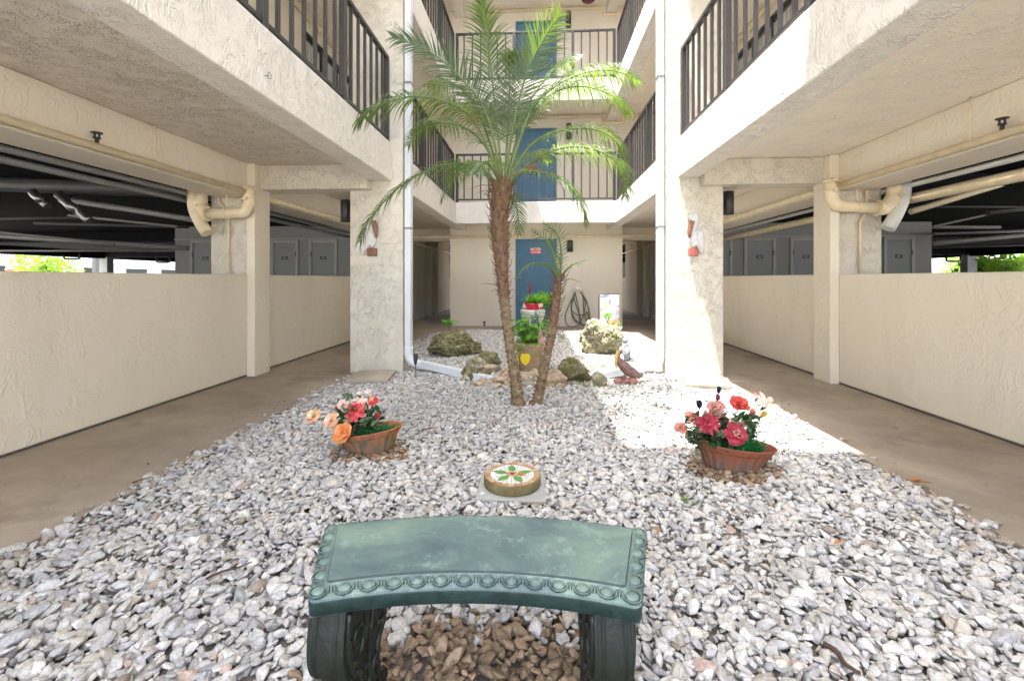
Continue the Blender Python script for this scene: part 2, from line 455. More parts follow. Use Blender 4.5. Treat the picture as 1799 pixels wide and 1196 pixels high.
# ------------------------------------------------------------------ the apartment building
ST = 2.56
bld = thing('apartment_building', 'cream stucco apartment block with open galleries round a gravel courtyard', 'building', (0, 16, 0))
def part(name, mb, mat, parent=bld, bevel=0.0, **k):
    return mb.build(name, mat, parent, bevel=bevel, **k)
FX = 1.68            # gallery edge
BX = 1.92
WLX = 3.31           # side walls
YF, YB = 9.55, 10.9  # back gallery edge and back wall
YN = -2.6            # near end of the building
TOP = 10.9
for sg in (-1, 1):
    def bx(g, x0, x1, *a, **k):
        x0, x1 = sorted((sg*x0, sg*x1)); return g.box(x0, x1, *a, **k)
    # tall columns
    g = MB(); bx(g, 1.55, 2.20, 5.37, 5.67, -0.02, TOP-0.2); part('column', g, M['stucco_rough'], bevel=0.012)
    # post and garage side column
    g = MB(); bx(g, 3.22, 3.318, 5.11, 5.41, 0.0, 2.485); part('column', g, M['stucco_wall'], bevel=0.006)
    g = MB(); bx(g, 3.32, 3.82, 5.20, 5.50, 0.0, 2.485); part('column', g, M['stucco_rough'], bevel=0.01)
    for yy in (-0.6, 17.0):
        g = MB(); bx(g, 3.33, 3.82, yy, yy+0.3, 0.0, 2.485); part('column', g, M['stucco_rough'], bevel=0.01)
    # beams
    g = MB(); bx(g, 3.31, 3.72, YN, 11.0, 2.10, 2.487); part('beam', g, M['stucco_wall'], bevel=0.008)
    g = MB(); bx(g, 1.93, 3.305, 5.22, 5.52, 2.20, 2.487); part('beam', g, M['stucco_rough'], bevel=0.008)
    g = MB(); bx(g, 2.06, 3.305, 12.1, 12.4, 2.16, 2.487); part('beam', g, M['soffit'], bevel=0.008)
    for lv in range(3):
        z = ST*lv
        # edge beam with curb: before and behind the column
        g = MB(); bx(g, FX, BX, YN, 5.365, 2.31+z, 2.76+z); part('gallery_edge', g, M['stucco_white'], bevel=0.01)
        g = MB(); bx(g, FX, BX, 5.675, YF+0.24, 2.31+z, 2.76+z); part('gallery_edge', g, M['stucco_white'], bevel=0.01)
        g = MB(); bx(g, FX+0.002, BX-0.002, YF+0.243, YB-0.002, 2.31+z, 2.495+z); part('beam', g, M['stucco_white'], bevel=0.006)
        # gallery floor / soffit
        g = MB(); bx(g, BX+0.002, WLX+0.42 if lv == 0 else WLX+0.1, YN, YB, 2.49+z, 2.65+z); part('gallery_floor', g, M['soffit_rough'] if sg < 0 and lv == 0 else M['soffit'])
        g = MB(); bx(g, 2.07, WLX+0.1, YB+0.001, 19.4, 2.49+z, 2.65+z); part('gallery_floor', g, M['soffit'])
        if lv:
            g = MB(); bx(g, BX, WLX, 5.3, 5.6, 2.22+z, 2.487+z); part('beam', g, M['stucco_rough'], bevel=0.006)
    # apartments above the garage
    g = MB(); bx(g, WLX, 21.3, YN, 30, 2.652, TOP-0.3); part('apartment_wall', g, M['upper_wall'])
    # garage ceiling and outer beam
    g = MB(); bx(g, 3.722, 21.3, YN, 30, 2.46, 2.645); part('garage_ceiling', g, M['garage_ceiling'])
    ex = 21.0 if sg < 0 else 18.9
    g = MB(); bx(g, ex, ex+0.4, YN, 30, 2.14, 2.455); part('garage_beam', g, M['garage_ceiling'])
    for yy in (6.0, 12.2, 21.0, 29.0):
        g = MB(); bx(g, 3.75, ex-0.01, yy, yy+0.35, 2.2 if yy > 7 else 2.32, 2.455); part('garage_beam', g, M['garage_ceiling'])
    for yy in (13.0, 21.0, 29.0):
        g = MB(); bx(g, ex-0.1, ex+0.3, yy, yy+0.35, -0.02, 2.455); part('column', g, M['garage_wall'])
    g = MB(); bx(g, 3.7, ex, 29.6, 29.9, -0.02, 2.455); part('garage_wall', g, M['garage_wall'])
    # storage block: front wall in the garage, side wall along the corridor
    g = MB(); bx(g, 3.33, 9.1, 11.0, 11.15, -0.02, 2.455); part('storage_wall', g, M['garage_wall'])
    g = MB(); bx(g, 8.95, 9.1, 11.16, 16.0, -0.02, 2.455); part('storage_wall', g, M['garage_wall'])
    g = MB(); bx(g, 3.8, 9.1, 11.0-0.03, 11.0-0.002, 2.12, 2.15); part('wall_trim', g, M['garage_trim'])
    # corridor side wall with a doorway recess and a garage opening further on
    g = MB()
    bx(g, WLX, WLX+0.2, 11.003, 13.4, 0, 2.487)
    part('corridor_wall', g, M['stucco_rough'], bevel=0.005)
    g = MB(); bx(g, WLX+0.55, WLX+0.7, 13.4, 16.0, 0, 2.487); part('corridor_wall', g, M['garage_wall'])
    g = MB(); bx(g, WLX-0.06, WLX+0.14, 13.9, 14.15, 0, 2.487); part('column', g, M['stucco_rough'])
    g = MB(); bx(g, WLX, WLX+0.2, 15.2, 17.0, 0, 2.487); part('corridor_wall', g, M['stucco_wall'])
    g = MB(); bx(g, WLX, WLX+0.2, 17.001, 20.5, 0, 1.19); part('corridor_wall', g, M['stucco_wall'])
    g = MB(); bx(g, WLX, WLX+0.2, 20.5, 21.0, 0, 2.487); part('corridor_wall', g, M['stucco_wall'])
# back edge of the court, upper galleries
for lv in range(3):
    z = ST*lv
    g = MB(); g.box(-FX+0.003, FX-0.003, YF, YF+0.24, 2.31+z, 2.76+z); part('gallery_edge', g, M['stucco_white'], bevel=0.01)
    g = MB(); g.box(-BX-0.002, BX+0.002, YF+0.242, YB+0.1, 2.492+z, 2.651+z); part('gallery_floor', g, M['soffit'])
# elevator block / back wall, storeys
g = MB(); g.box(-2.06, 2.06, YB, 19.0, 0, 2.485); part('back_wall', g, M['smooth_wall'], bevel=0.008)
for lv in (1, 2, 3):
    g = MB(); z0 = 2.655+ST*(lv-1); z1 = min(2.486+ST*lv, TOP-0.31)
    g.box(-3.3, 3.3, YB, 19.0, z0, z1); part('back_wall', g, M['upper_wall'])
# roof
g = MB()
for x0, x1, y0, y1 in ((-21.5, -FX, YN, 19.4), (FX, 21.5, YN, 19.4), (-21.5, -3.4, 19.4, 30), (3.4, 21.5, 19.4, 30), (-FX, FX, YN, 2.0), (-FX, FX, YF, 19.4)):
    g.box(x0, x1, y0, y1, TOP-0.298, TOP)
part('roof', g, M['roof_mat'])

# blue doors
def door(z0, sign):
    fr = MB(); x0, x1 = -0.47, 0.51; zt = z0+2.08; y = YB
    fr.box(x0, x0+0.05, y-0.03, y-0.002, z0, zt); fr.box(x1-0.05, x1, y-0.03, y-0.002, z0, zt); fr.box(x0+0.05, x1-0.05, y-0.03, y-0.002, zt-0.05, zt)
    d = MB(); d.box(x0+0.052, x1-0.052, y-0.018, y-0.003, z0+0.01, zt-0.053)
    dd = part('door', d, M['door_blue'], bevel=0.003)
    part('door_frame', fr, M['door_blue'], dd)
    h = MB(); hx = x0+0.12 if sign else x1-0.12
    h.lathe([(0.034, 0), (0.034, 0.006), (0.012, 0.01), (0.012, 0.035), (0.028, 0.045), (0.03, 0.06), (0.02, 0.072), (0.0, 0.075)], (0, 0, 0), 16)
    h.v = [(hx+a, y-0.018-c, z0+1.0+b) for a, b, c in h.v]
    part('handle', h, M['steel'], dd)
    h = MB(); h.lathe([(0.02, 0), (0.02, 0.012), (0.0, 0.014)], (0, 0, 0), 14)
    h.v = [(hx+a, y-0.018-c, z0+1.14+b) for a, b, c in h.v]
    part('lock', h, M['steel'], dd)
    return dd
d0 = door(0.01, True); door(2.652, False); door(2.652+ST, False)
M['sign_red'] = simple('red_sign', (0.62, 0.02, 0.035), 0.4, var=0.05)
M['sign_white'] = new_mat('white_lettering', (0.85, 0.82, 0.80), 0.5)
def text_mesh(body, size, loc, rot, mat, parent, name='lettering', align='CENTER', ext=0.001):
    cu = bpy.data.curves.new('t', 'FONT'); cu.body = body; cu.size = size; cu.align_x = align; cu.align_y = 'CENTER'; cu.extrude = ext; cu.offset = size*0.012
    to = bpy.data.objects.new('t', cu); COL.objects.link(to)
    dg = bpy.context.evaluated_depsgraph_get()
    me = bpy.data.meshes.new_from_object(to.evaluated_get(dg))
    bpy.data.objects.remove(to)
    Mx = Matrix.Translation(loc) @ rot
    mb = MB(); mb.add([Mx @ v.co for v in me.vertices], [tuple(p.vertices) for p in me.polygons])
    bpy.data.meshes.remove(me)
    return mb.build(name, mat, parent)
RX = Matrix.Rotation(R(90), 4, 'X')
c = PY(941.5, 440.5, YB)
sgn_ = MB(); sgn_.box(c.x-0.125, c.x+0.115, YB-0.0235, YB-0.0185, c.z-0.085, c.z+0.075)
so = sgn_.build('door_sign', M['sign_red'], None, bevel=0.004)
tag(so, 'small red sign with white lettering on the blue ground floor door', 'sign')
text_mesh('METER', 0.085, (c.x-0.005, YB-0.0245, c.z+0.032), RX, M['sign_white'], so)
text_mesh('ROOM', 0.075, (c.x-0.005, YB-0.0245, c.z-0.040), RX, M['sign_white'], so)

# storage doors in the garage walls (number plates)
M['plate'] = new_mat('black_plate', (0.012, 0.013, 0.02), 0.4)
def sdoor(xc, wd, num, hinge):
    y = 11.0
    fr = MB(); t = 0.07; zt = 2.04; x0, x1 = xc-wd/2, xc+wd/2
    d = MB(); d.box(x0, x1, y-0.012, y-0.002, 0.0, zt)
    dd = part('storage_door', d, M['garage_door'])
    fr.box(x0-t, x0, y-0.04, y-0.002, 0, zt+t); fr.box(x1, x1+t, y-0.04, y-0.002, 0, zt+t); fr.box(x0, x1, y-0.04, y-0.002, zt, zt+t)
    part('door_frame', fr, M['garage_trim'], dd, bevel=0.006)
    pz = 1.66
    p = MB(); p.box(xc-0.08, xc+0.08, y-0.018, y-0.0125, pz-0.04, pz+0.04); pp = part('number_plate', p, M['plate'], dd)
    text_mesh(num, 0.055, (xc, y-0.019, pz), RX, M['blind'], dd)
    h = MB(); hx = x1+0.005 if hinge else x0-0.005
    for hz in (1.75, 0.3): h.box(hx-0.012, hx+0.012, y-0.048, y-0.041, hz-0.06, hz+0.06)
    part('hinge', h, M['frame_dark'], dd)
def xat(px, y=11.0): return PY(px, 480, y).x
for a, b, num, hg in ((481, 520, '202', True), (548, 588, '204', False), (340, 383, '206', False)):
    xa, xb = xat(a), xat(b); sdoor((xa+xb)/2, xb-xa, num, hg)
for a, b, num, hg in ((1312, 1357, '303', True), (1393, 1438, '305', False), (1557, 1600, '307', True), (1245, 1281, '301', True)):
    xa, xb = xat(a), xat(b); sdoor((xa+xb)/2, xb-xa, num, hg)

# windows on the gallery walls
def win(sg, y0, y1, z0, z1, n):
    g = MB(); x = sg*WLX
    fx = x-sg*0.03
    a, b = sorted((x-sg*0.002, fx))
    w_ = MB(); w_.box(*sorted((x-sg*0.004, x-sg*0.010)), y0, y1, z0, z1)
    wn = part('window', w_, M['glass'])
    for i in range(n+1):
        yy = y0+(y1-y0)*i/n
        g.box(a, b, yy-0.025, yy+0.025, z0-0.03, z1+0.03)
    g.box(a, b, y0, y1, z1-0.002, z1+0.045); g.box(a, b, y0, y1, z0-0.045, z0+0.002)
    part('frame', g, M['frame_dark'], wn)
    bl = MB()
    for i in range(n):
        ya = y0+(y1-y0)*i/n+0.04; yb = y0+(y1-y0)*(i+1)/n-0.04
        k = 0
        while ya+k*0.09 < yb-0.03:
            bl.box(*sorted((x-sg*0.012, x-sg*0.016)), ya+k*0.09, ya+k*0.09+0.075, z0+0.03, z1-0.08); k += 1
    part('blind', bl, M['blind'], wn)
for lv in (0, 1):
    win(-1, 6.35, 8.5, 3.55+ST*lv, 4.68+ST*lv, 4)
    win(1, 5.9, 7.6, 3.55+ST*lv, 4.72+ST*lv, 3)
win(-1, 1.6, 3.2, 3.55, 4.68, 3); win(1, 1.6, 3.2, 3.55, 4.72, 3)

# low walls between walkway and garage
for sg, nm in ((-1, 'left'), (1, 'right')):
    x0, x1 = sorted((sg*WLX, sg*(WLX+0.18)))
    g = MB(); g.box(x0, x1, YN, 5.108, 0.026, 1.19); g.box(x0+.012, x1-.012, YN+.01, 5.10, 0.0, 0.03, 1)
    tag(g.build('low_wall', [M['stucco_wall'], M['dirt']], bevel=0.012), 'long chest-high cream stucco wall nearest the camera on the %s side' % nm, 'wall', 'low stucco walls between walkways and garage')
    g = MB(); g.box(x0, x1, 5.51, 10.99, 0.026, 1.19); g.box(x0+.012, x1-.012, 5.52, 10.98, 0.0, 0.03, 1)
    tag(g.build('low_wall', [M['stucco_wall'], M['dirt']], bevel=0.012), 'short low cream wall beyond the post and before the storage doors on the %s' % nm, 'wall', 'low stucco walls between walkways and garage')

# ------------------------------------------------------------------ railings
def railing(p0, p1, z0, label, step=0.176, posts=7, group='dark metal gallery railings'):
    p0 = Vector(p0); p1 = Vector(p1); d = (p1-p0); L = d.length; d.normalize()
    root = thing('metal_railing', label, 'railing', ((p0+p1)/2).to_3d()+Vector((0, 0, z0)), group)
    ang = math.atan2(d.y, d.x)
    Rm = Matrix.Rotation(ang, 4, 'Z')
    def seg(a, b, w_, z_0, z_1):
        g = MB(); Mx = Matrix.Translation((p0.x, p0.y, 0)) @ Rm
        g.box(a, b, -w_/2, w_/2, z_0, z_1, M=Mx); return g
    seg(0, L, 0.05, z0+0.99, z0+1.03).build('top_rail', M['rail'], root, bevel=0.004)
    seg(0, L, 0.032, z0+0.045, z0+0.075).build('bottom_rail', M['rail'], root, bevel=0.003)
    n = int(L/step); first = None; pf = None
    for i in range(n+1):
        s_ = L*i/n; isp = (i % posts == 0) or i == n
        wd = 0.055 if isp else 0.026
        s_ = min(max(s_, wd/2), L-wd/2)
        if isp:
            if pf is None:
                pf = seg(s_-wd/2, s_+wd/2, wd, z0+0.002, z0+0.989).build('post', M['rail'], root, bevel=0.003); ps = s_
            else:
                c_ = pf.copy(); COL.objects.link(c_); c_.location = (d*(s_-ps)).to_3d()
        else:
            if first is None:
                first = seg(s_-wd/2, s_+wd/2, wd, z0+0.076, z0+0.989).build('baluster', M['rail'], root); fs_ = s_
            else:
                c_ = first.copy(); COL.objects.link(c_); c_.location = (d*(s_-fs_)).to_3d()
    return root
RZ = 2.762
for sg, nm in ((-1, 'left'), (1, 'right')):
    x = sg*(FX+0.05)
    railing((x, 5.34), (x, 0.06), RZ, 'dark metal railing of the near %s gallery, ending at the tall column' % nm)
    railing((x, 5.72), (x, YF+0.02), RZ, 'second floor %s side railing behind the column' % nm)
    railing((x, 5.72), (x, YF+0.02), RZ+ST, 'third floor %s side railing high behind the column' % nm)
railing((-FX+0.0, YF+0.05), (FX-0.0, YF+0.05), RZ, 'second floor railing across the back, in front of the blue door')
railing((-FX+0.0, YF+0.05), (FX-0.0, YF+0.05), RZ+ST, 'top railing across the back on the third floor')

# ------------------------------------------------------------------ pipes
def pipe(pts, r, mat, name, label, cat='pipe', group=None, n=12, rings=(), bend=0.0):
    root = thing(name, label, cat, pts[0], group)
    g = MB(); g.tube(pts, r, n); g.build('pipe_run', mat, root)
    for (p, d, rr, ln) in rings:
        d = Vector(d).normalized(); p = Vector(p)
        k = MB(); k.tube([p-d*ln/2, p-d*ln/2, p+d*ln/2, p+d*ln/2], [rr*0.96, rr, rr, rr*0.96], n)
        k.build('coupling', mat, root)
    return root
def fillet(pts, r=0.06, k=5):
    pts = [Vector(p) for p in pts]; out = [pts[0]]
    for i in range(1, len(pts)-1):
        a, b, c = pts[i-1], pts[i], pts[i+1]
        ra = min(r, (a-b).length*0.45, (c-b).length*0.45)
        s0 = b+(a-b).normalized()*ra; s1 = b+(c-b).normalized()*ra
        for j in range(k+1):
            t = j/k; out.append(s0*(1-t)**2+b*2*t*(1-t)+s1*t*t)
    out.append(pts[-1]); return out
for sg, nm in ((-1, 'left'), (1, 'right')):
    x = sg*3.262; z = 2.135
    yh = PXX(170 if sg < 0 else 1761, 250, x).y
    yr = PXX(272 if sg < 0 else 1705, 250, x).y
    Yd = (0, 1, 0)
    rings = [((x, yh-0.06, z), Yd, 0.043, 0.02), ((x, yh, z), Yd, 0.036, 0.11), ((x, yh+0.06, z), Yd, 0.043, 0.02), ((x, yr, z), Yd, 0.037, 0.02), ((x, 7.4, z), Yd, 0.037, 0.05)]
    pr = pipe([(x, YN, z), (x, 4.98, z)], 0.0315, M['pipe_cream'], 'sprinkler_pipe', 'cream sprinkler pipe with an upright head along the near %s beam' % nm, group='sprinkler pipes under the galleries', rings=rings[:4])
    g = MB(); g.tube([(x, yh, z+0.03), (x, yh, z+0.07)], 0.013, 8); g.box(x-0.022, x-0.014, yh-0.006, yh+0.006, z+0.068, z+0.108); g.box(x+0.014, x+0.022, yh-0.006, yh+0.006, z+0.068, z+0.108)
    g.tube([(x, yh, z+0.066), (x, yh, z+0.074)], 0.024, 12); g.tube([(x, yh, z+0.106), (x, yh, z+0.112)], 0.036, 14)
    g.build('sprinkler_head', M['pipe_dark'], pr)
    g = MB(); g.tube([(x, yr, z), (x, yr, 2.488)], 0.006, 8); g.build('hanger_rod', M['pipe_cream'], pr)
    pipe([(x, 5.44, z), (x, 10.6, z)], 0.0315, M['pipe_cream'], 'sprinkler_pipe', 'cream pipe continuing beyond the %s post towards the blue door' % nm, group='sprinkler pipes under the galleries', rings=rings[4:])
    # joint block at the post
    g = thing('pipe_fitting', 'large cream pipe fitting with elbow and cap fixed to the %s post' % nm, 'pipe fitting', (x, 5.0, 1.8))
    yp = 5.03
    def q(px, py): return PY(px, py, yp)
    if sg < 0:
        A = [q(437, 331), q(437, 352), q(424, 372), q(440, 390)]
        a0, a1, b0, b1 = q(438, 328), q(438, 356), q(432, 374), q(365, 376)
        c1, c2, c3 = q(352, 338), q(352, 362), q(364, 376)
        e = [q(340, 334), q(340, 366), q(352, 392), q(364, 410)]
    else:
        a0, a1, b0, b1 = q(1459, 314), q(1459, 342), q(1470, 362), q(1543, 366)
        c1, c2, c3 = q(1572, 322), q(1572, 345), q(1556, 366)
        e = [q(1588, 320), q(1588, 345), q(1576, 374), q(1560, 402)]
    k = MB(); k.tube(fillet([a0, a1, b0+(a1-b0)*0.0, b1], 0.05), 0.060, 16); k.build('pipe_run', M['pipe_cream'], g)
    k = MB(); k.tube(fillet([c1, c2, c3, b1], 0.05), 0.072, 16); k.build('pipe_run', M['pipe_cream'], g)
    for (p_, dd_) in ((a0+(a1-a0)*0.15, a1-a0), (a0+(a1-a0)*0.8, a1-a0), (b1, b1-b0), (c2, c2-c1)):
        k = MB(); dd_ = dd_.normalized(); k.tube([p_-dd_*0.012, p_+dd_*0.012], 0.084 if p_ is c2 or p_ is b1 else 0.074, 18)
        k.box(p_.x-0.018, p_.x+0.018, p_.y-0.098, p_.y-0.05, p_.z-0.014, p_.z+0.014)
        k.build('coupling', M['pipe_cream'], g)
    k = MB(); k.tube(fillet(e, 0.08), 0.066, 16); k.build('drain_elbow', M['pipe_white'] if sg > 0 else M['pipe_cream'], g)
    k = MB(); m_ = b0*0.5+b1*0.5; k.tube([m_+Vector((0, 0, 0.02)), m_+Vector((0, 0, 0.24))], 0.006, 8); k.tube([m_-Vector((0.01, 0, 0)), m_+Vector((0.01, 0, 0))], 0.066, 16); k.build('hanger_rod', M['pipe_cream'], g)
    # conduit down the column
    xa = PY(402 if sg < 0 else 1511, 400, 5.18).x
    if sg < 0: pts = [(xa-0.12, 5.165, 2.3), (xa-0.12, 5.165, 2.05), (xa, 5.175, 1.93), (xa, 5.175, 1.2)]
    else: pts = [(xa+0.06, 5.165, 2.3), (xa+0.06, 5.165, 1.86), (xa, 5.175, 1.76), (xa, 5.175, 1.2)]
    pipe(fillet(pts, 0.03), 0.013, M['pipe_cream'], 'conduit', 'thin cream conduit running down the rough %s garage column' % nm, 'conduit')
    # longitudinal runs in the garage just outside the beam
    mm = (M['pipe_gray'], M['pipe_gray']) if sg < 0 else (M['pipe_white'], M['pipe_cream'])
    Yr = [((sg*3.95, yy, 2.10), (0, 1, 0), 0.034, 0.03) for yy in (2.9, 3.4, 4.4, 7.0)]
    pipe([(sg*3.95, YN, 2.12), (sg*3.95, 10.9, 2.12)], 0.028, mm[0], 'conduit', '%s conduit hung just inside the %s garage beside the beam' % (('upper grey', 'left') if sg < 0 else ('white', 'right')), 'conduit', rings=[((sg*3.95, yy, 2.12), (0, 1, 0), 0.034, 0.03) for yy in (2.9, 4.4, 7.0)])
    pipe([(sg*4.06, YN, 2.06 if sg < 0 else 2.0), (sg*4.06, 10.9, 2.06 if sg < 0 else 2.0)], 0.03 if sg < 0 else 0.055, mm[1], 'conduit' if sg < 0 else 'drain_pipe', ('lower grey conduit beside the first in the left garage' if sg < 0 else 'thick cream pipe below the white conduit in the right garage'), 'pipe', rings=[((sg*4.06, yy, 2.06 if sg < 0 else 2.0), (0, 1, 0), 0.038 if sg < 0 else 0.062, 0.03) for yy in (3.2, 6.2)])
# garage ceiling services (each pipe a thing), left then right: px start, px end, distance, radius
def gp(a, b, D, r, mat, label, name='ceiling_pipe', ringsn=2, D2=None):
    p, q_ = P(*a, D), P(*b, D2 or D)
    d = (q_-p)
    pipe([p, q_], r, mat, name, label, 'pipe', 'service pipes under the garage ceilings', rings=[(p+d*(i+1)/(ringsn+1), d, r*1.18, r*1.2) for i in range(ringsn)])
gp((-60, 322), (330, 336), 5.45, 0.085, M['pipe_dark'], 'fat dark drain pipe crossing under the left garage ceiling', 'drain_pipe', 3)
gp((112, 350), (352, 388), 5.7, 0.035, M['pipe_gray'], 'pale pipe sloping down towards the left garage column')
gp((-40, 412), (330, 436), 9.0, 0.05, M['pipe_gray'], 'long grey pipe low over the opening in the left garage')
gp((-40, 404), (200, 428), 8.0, 0.02, M['pipe_gray'], 'thin grey conduit above the long low pipe, left garage')
gp((60, 392), (330, 399), 7.5, 0.025, M['pipe_dark'], 'thin dark pipe in the middle of the left garage ceiling')
gp((120, 378), (310, 398), 7.0, 0.02, M['pipe_gray'], 'thin pale conduit left of the storage wall')
gp((-40, 385), (170, 382), 8.5, 0.03, M['pipe_dark'], 'dark pipe deep at the far left of the garage')
gp((-40, 440), (330, 441), 14.0, 0.03, M['pipe_gray'], 'thin pipe just above the bright opening, left garage')
gp((1600, 372), (1830, 302), 5.8, 0.038, M['pipe_cream'], 'cream pipe sloping up over the right storage wall')
gp((1640, 398), (1830, 356), 7.0, 0.018, M['pipe_gray'], 'thin grey conduit sloping up in the right garage')
gp((1590, 363), (1830, 364), 6.4, 0.016, M['pipe_dark'], 'thin dark level conduit across the right garage')
gp((1735, 374), (1830, 362), 6.6, 0.04, M['pipe_dark'], 'short thick brownish pipe at the right edge of the garage')
gp((1640, 399), (1757, 399), 8.0, 0.03, M['pipe_gray'], 'level grey pipe ending in mid air, right garage')
gp((1640, 428), (1830, 410), 9.0, 0.045, M['pipe_gray'], 'long grey pipe low over the hedge opening, right garage')
gp((1640, 411), (1830, 405), 10.0, 0.03, M['pipe_gray'], 'grey pipe above the long low pipe in the right garage')
gp((1640, 436), (1830, 430), 13.0, 0.02, M['pipe_dark'], 'thin dark conduit right above the hedge opening')
# foil wrapped stubs
for (a, b, r, lb) in (((58, 338), (84, 362), 0.045, 'short silver foil duct hanging under the fat dark pipe'), ((104, 342), (158, 388), 0.05, 'long crumpled silver foil duct beside the pale sloping pipe')):
    g = MB(); pp_ = spline([P(*a, 5.3), P((a[0]*2+b[0])/3, (a[1]*1.8+b[1]*1.2)/3, 5.25), P((a[0]+2*b[0])/3, (a[1]+2*b[1])/3, 5.3), P(*b, 5.3)], 14)
    g.tube(pp_, [r*(0.85+0.25*random.Random(i).random()) for i in range(15)], 14)
    tag(g.build('foil_duct', M['foil']), lb, 'duct')
# clearance bars at the openings
for x0, x1, y0, sg in ((112, 140, 455, -1), (275, 298, 461, -1), (1663, 1688, 459, 1)):
    a = P(x0, y0-8, 15); b = P(x0, y0, 15); c = P(x1, y0, 15); d = P(x1, y0-14, 15)
    g = MB(); g.tube(fillet([a, b, c, d], 0.08), 0.03, 8)
    tag(g.build('trapeze_hanger', M['black']), {112: 'black U-shaped hanger over the green bush on the left', 275: 'black U-shaped hanger beside the left storage wall', 1663: 'black U-shaped hanger left of the bright hedge'}[x0], 'hanger')

# pipe across the back wall and the thin ones turning down the corridors
z = CH+75/800*10.75
pipe([(-3.25, YB-0.10, z), (3.25, YB-0.10, z)], 0.034, M['pipe_cream'], 'sprinkler_pipe', 'long cream pipe running across above the blue ground floor door', group='sprinkler pipes under the galleries', rings=[((xx, YB-0.1, z), (1, 0, 0), 0.041, 0.05) for xx in (-2.6, -0.9, 1.6)])
for sg, nm in ((-1, 'left'), (1, 'right')):
    pipe([(sg*3.24, YB-0.2, z-0.05), (sg*3.24, 20, z-0.05)], 0.022, M['pipe_cream'], 'sprinkler_pipe', 'thin pipe leading down the far %s corridor' % nm, group='sprinkler pipes under the galleries')
for lv in (1, 2):
    z = 2.49+ST*lv-0.075; zd = z-0.16
    pts = [(-1.3, YB-0.05, z), (1.55, YB-0.05, z), (1.58, YB-0.05, zd), (2.05, YB-0.05, zd), (2.08, YB-0.05, z), (3.2, YB-0.05, z)]
    pipe(fillet(pts, 0.03), 0.026, M['pipe_cream'], 'sprinkler_pipe', 'cream pipe dipping under the beam on the %s back wall' % ('second floor' if lv == 1 else 'third floor'), group='sprinkler pipes under the galleries')
for sg, nm in ((-1, 'left'), (1, 'right')):
    pipe([(sg*3.26, 0.5, 4.93), (sg*3.26, 10.8, 4.93)], 0.03, M['pipe_cream'], 'sprinkler_pipe', 'cream pipe high on the second floor %s wall behind the railing' % nm, group='sprinkler pipes under the galleries')

# ------------------------------------------------------------------ downspouts
def rect_tube(mb, pts, w_, h_, side):
    pts = [Vector(p) for p in pts]; side = Vector(side).normalized(); vs = []
    k = len(pts)
    for i, p in enumerate(pts):
        T = (pts[min(i+1, k-1)]-pts[max(i-1, 0)]).normalized()
        S = (side-T*side.dot(T)).normalized(); U = T.cross(S)
        for a, b in ((-1, -1), (-0.3, -1), (-0.3, -0.86), (0.3, -0.86), (0.3, -1), (1, -1), (1, 1), (0.3, 1), (0.3, 0.86), (-0.3, 0.86), (-0.3, 1), (-1, 1)):
            vs.append(p+S*a*w_/2+U*b*h_/2)
    n = 12
    fs = [(i*n+j, i*n+(j+1) % n, (i+1)*n+(j+1) % n, (i+1)*n+j) for i in range(k-1) for j in range(n)]
    fs += [tuple(reversed(range(n))), tuple((k-1)*n+j for j in range(n))]
    mb.add(vs, fs)
for sg, nm in ((-1, 'left'), (1, 'right')):
    x = sg*1.497; yy = 5.435
    root = thing('downspout', 'white downspout on the inner side of the %s tall column, bending over the gravel' % nm, 'downspout', (x, yy, 0), 'white downspouts')
    e = PG(866, 668, 0.045) if sg < 0 else PG(1032, 664, 0.045)
    mid = Vector((x-sg*0.18, yy-0.03, 0.115))
    g = MB(); rect_tube(g, [(x, yy, TOP-0.3), (x, yy, 0.3)], 0.072, 0.10, (1, 0, 0)); g.build('vertical_run', M['downspout'], root)
    g = MB(); dirv = (e-mid).normalized()
    pp_ = spline([(x, yy, 0.3), (x, yy, 0.24), (x-sg*0.03, yy-0.003, 0.165), (x-sg*0.10, yy-0.01, 0.125)], 10)
    rect_tube(g, pp_, 0.078, 0.104, (1, 0.0, 0.001) if True else 0)
    g = MB(); g.tube(spline([(x, yy, 0.32), (x, yy, 0.22), (x-sg*0.035, yy-0.004, 0.145), (x-sg*0.12, yy-0.012, 0.11), mid], 14), 0.054, 12); g.build('elbow', M['downspout'], root)
    g = MB(); rect_tube(g, [mid, e], 0.10, 0.075, (0, 1, 0)); g.build('ground_run', M['downspout'], root)
    for zz in (1.75, 3.5):
        g = MB(); g.box(x-0.041, x+0.041, yy-0.0565, yy+0.055, zz-0.012, zz+0.012); g.build('strap', M['pipe_gray'], root)

# ------------------------------------------------------------------ wall lamps
def lamp(c, dirv, label, r=0.062, h=0.27, two=False):
    c = Vector(c); d = Vector(dirv)
    root = thing('wall_lamp', label, 'wall lamp', c, 'black cylinder wall lamps')
    p = c+d*(r+0.035)
    g = MB(); g.lathe([(r*0.9, -h/2), (r, -h/2+0.004), (r, h/2-0.004), (r*0.9, h/2), (r*0.9, h/2-0.02), (0, h/2-0.02)], p, 28); g.build('lamp_body', M['black'], root)
    g = MB(); s_ = d.cross(Vector((0, 0, 1)))
    g.tube([c+d*0.001, c+d*0.012], 0.05, 18); g.tube([c+d*0.01, p-d*(r-0.01)], 0.016, 10); g.build('bracket', M['black'], root)
lamp((-2.2, 5.48, 1.975), (-1, 0, 0), 'black cylinder lamp on the outer side of the left tall column')
lamp((2.2, 5.48, 2.03), (1, 0, 0), 'black cylinder lamp on the outer side of the right tall column')
lx = PY(1001, 433, YB)
lamp((lx.x, YB, 1.91), (0, -1, 0), 'black lamp on the ground floor wall right of the blue door', 0.07)
lamp((PY(999, 230, YB).x, YB, 4.62), (0, -1, 0), 'black lamp beside the second floor blue door', 0.065, 0.36)
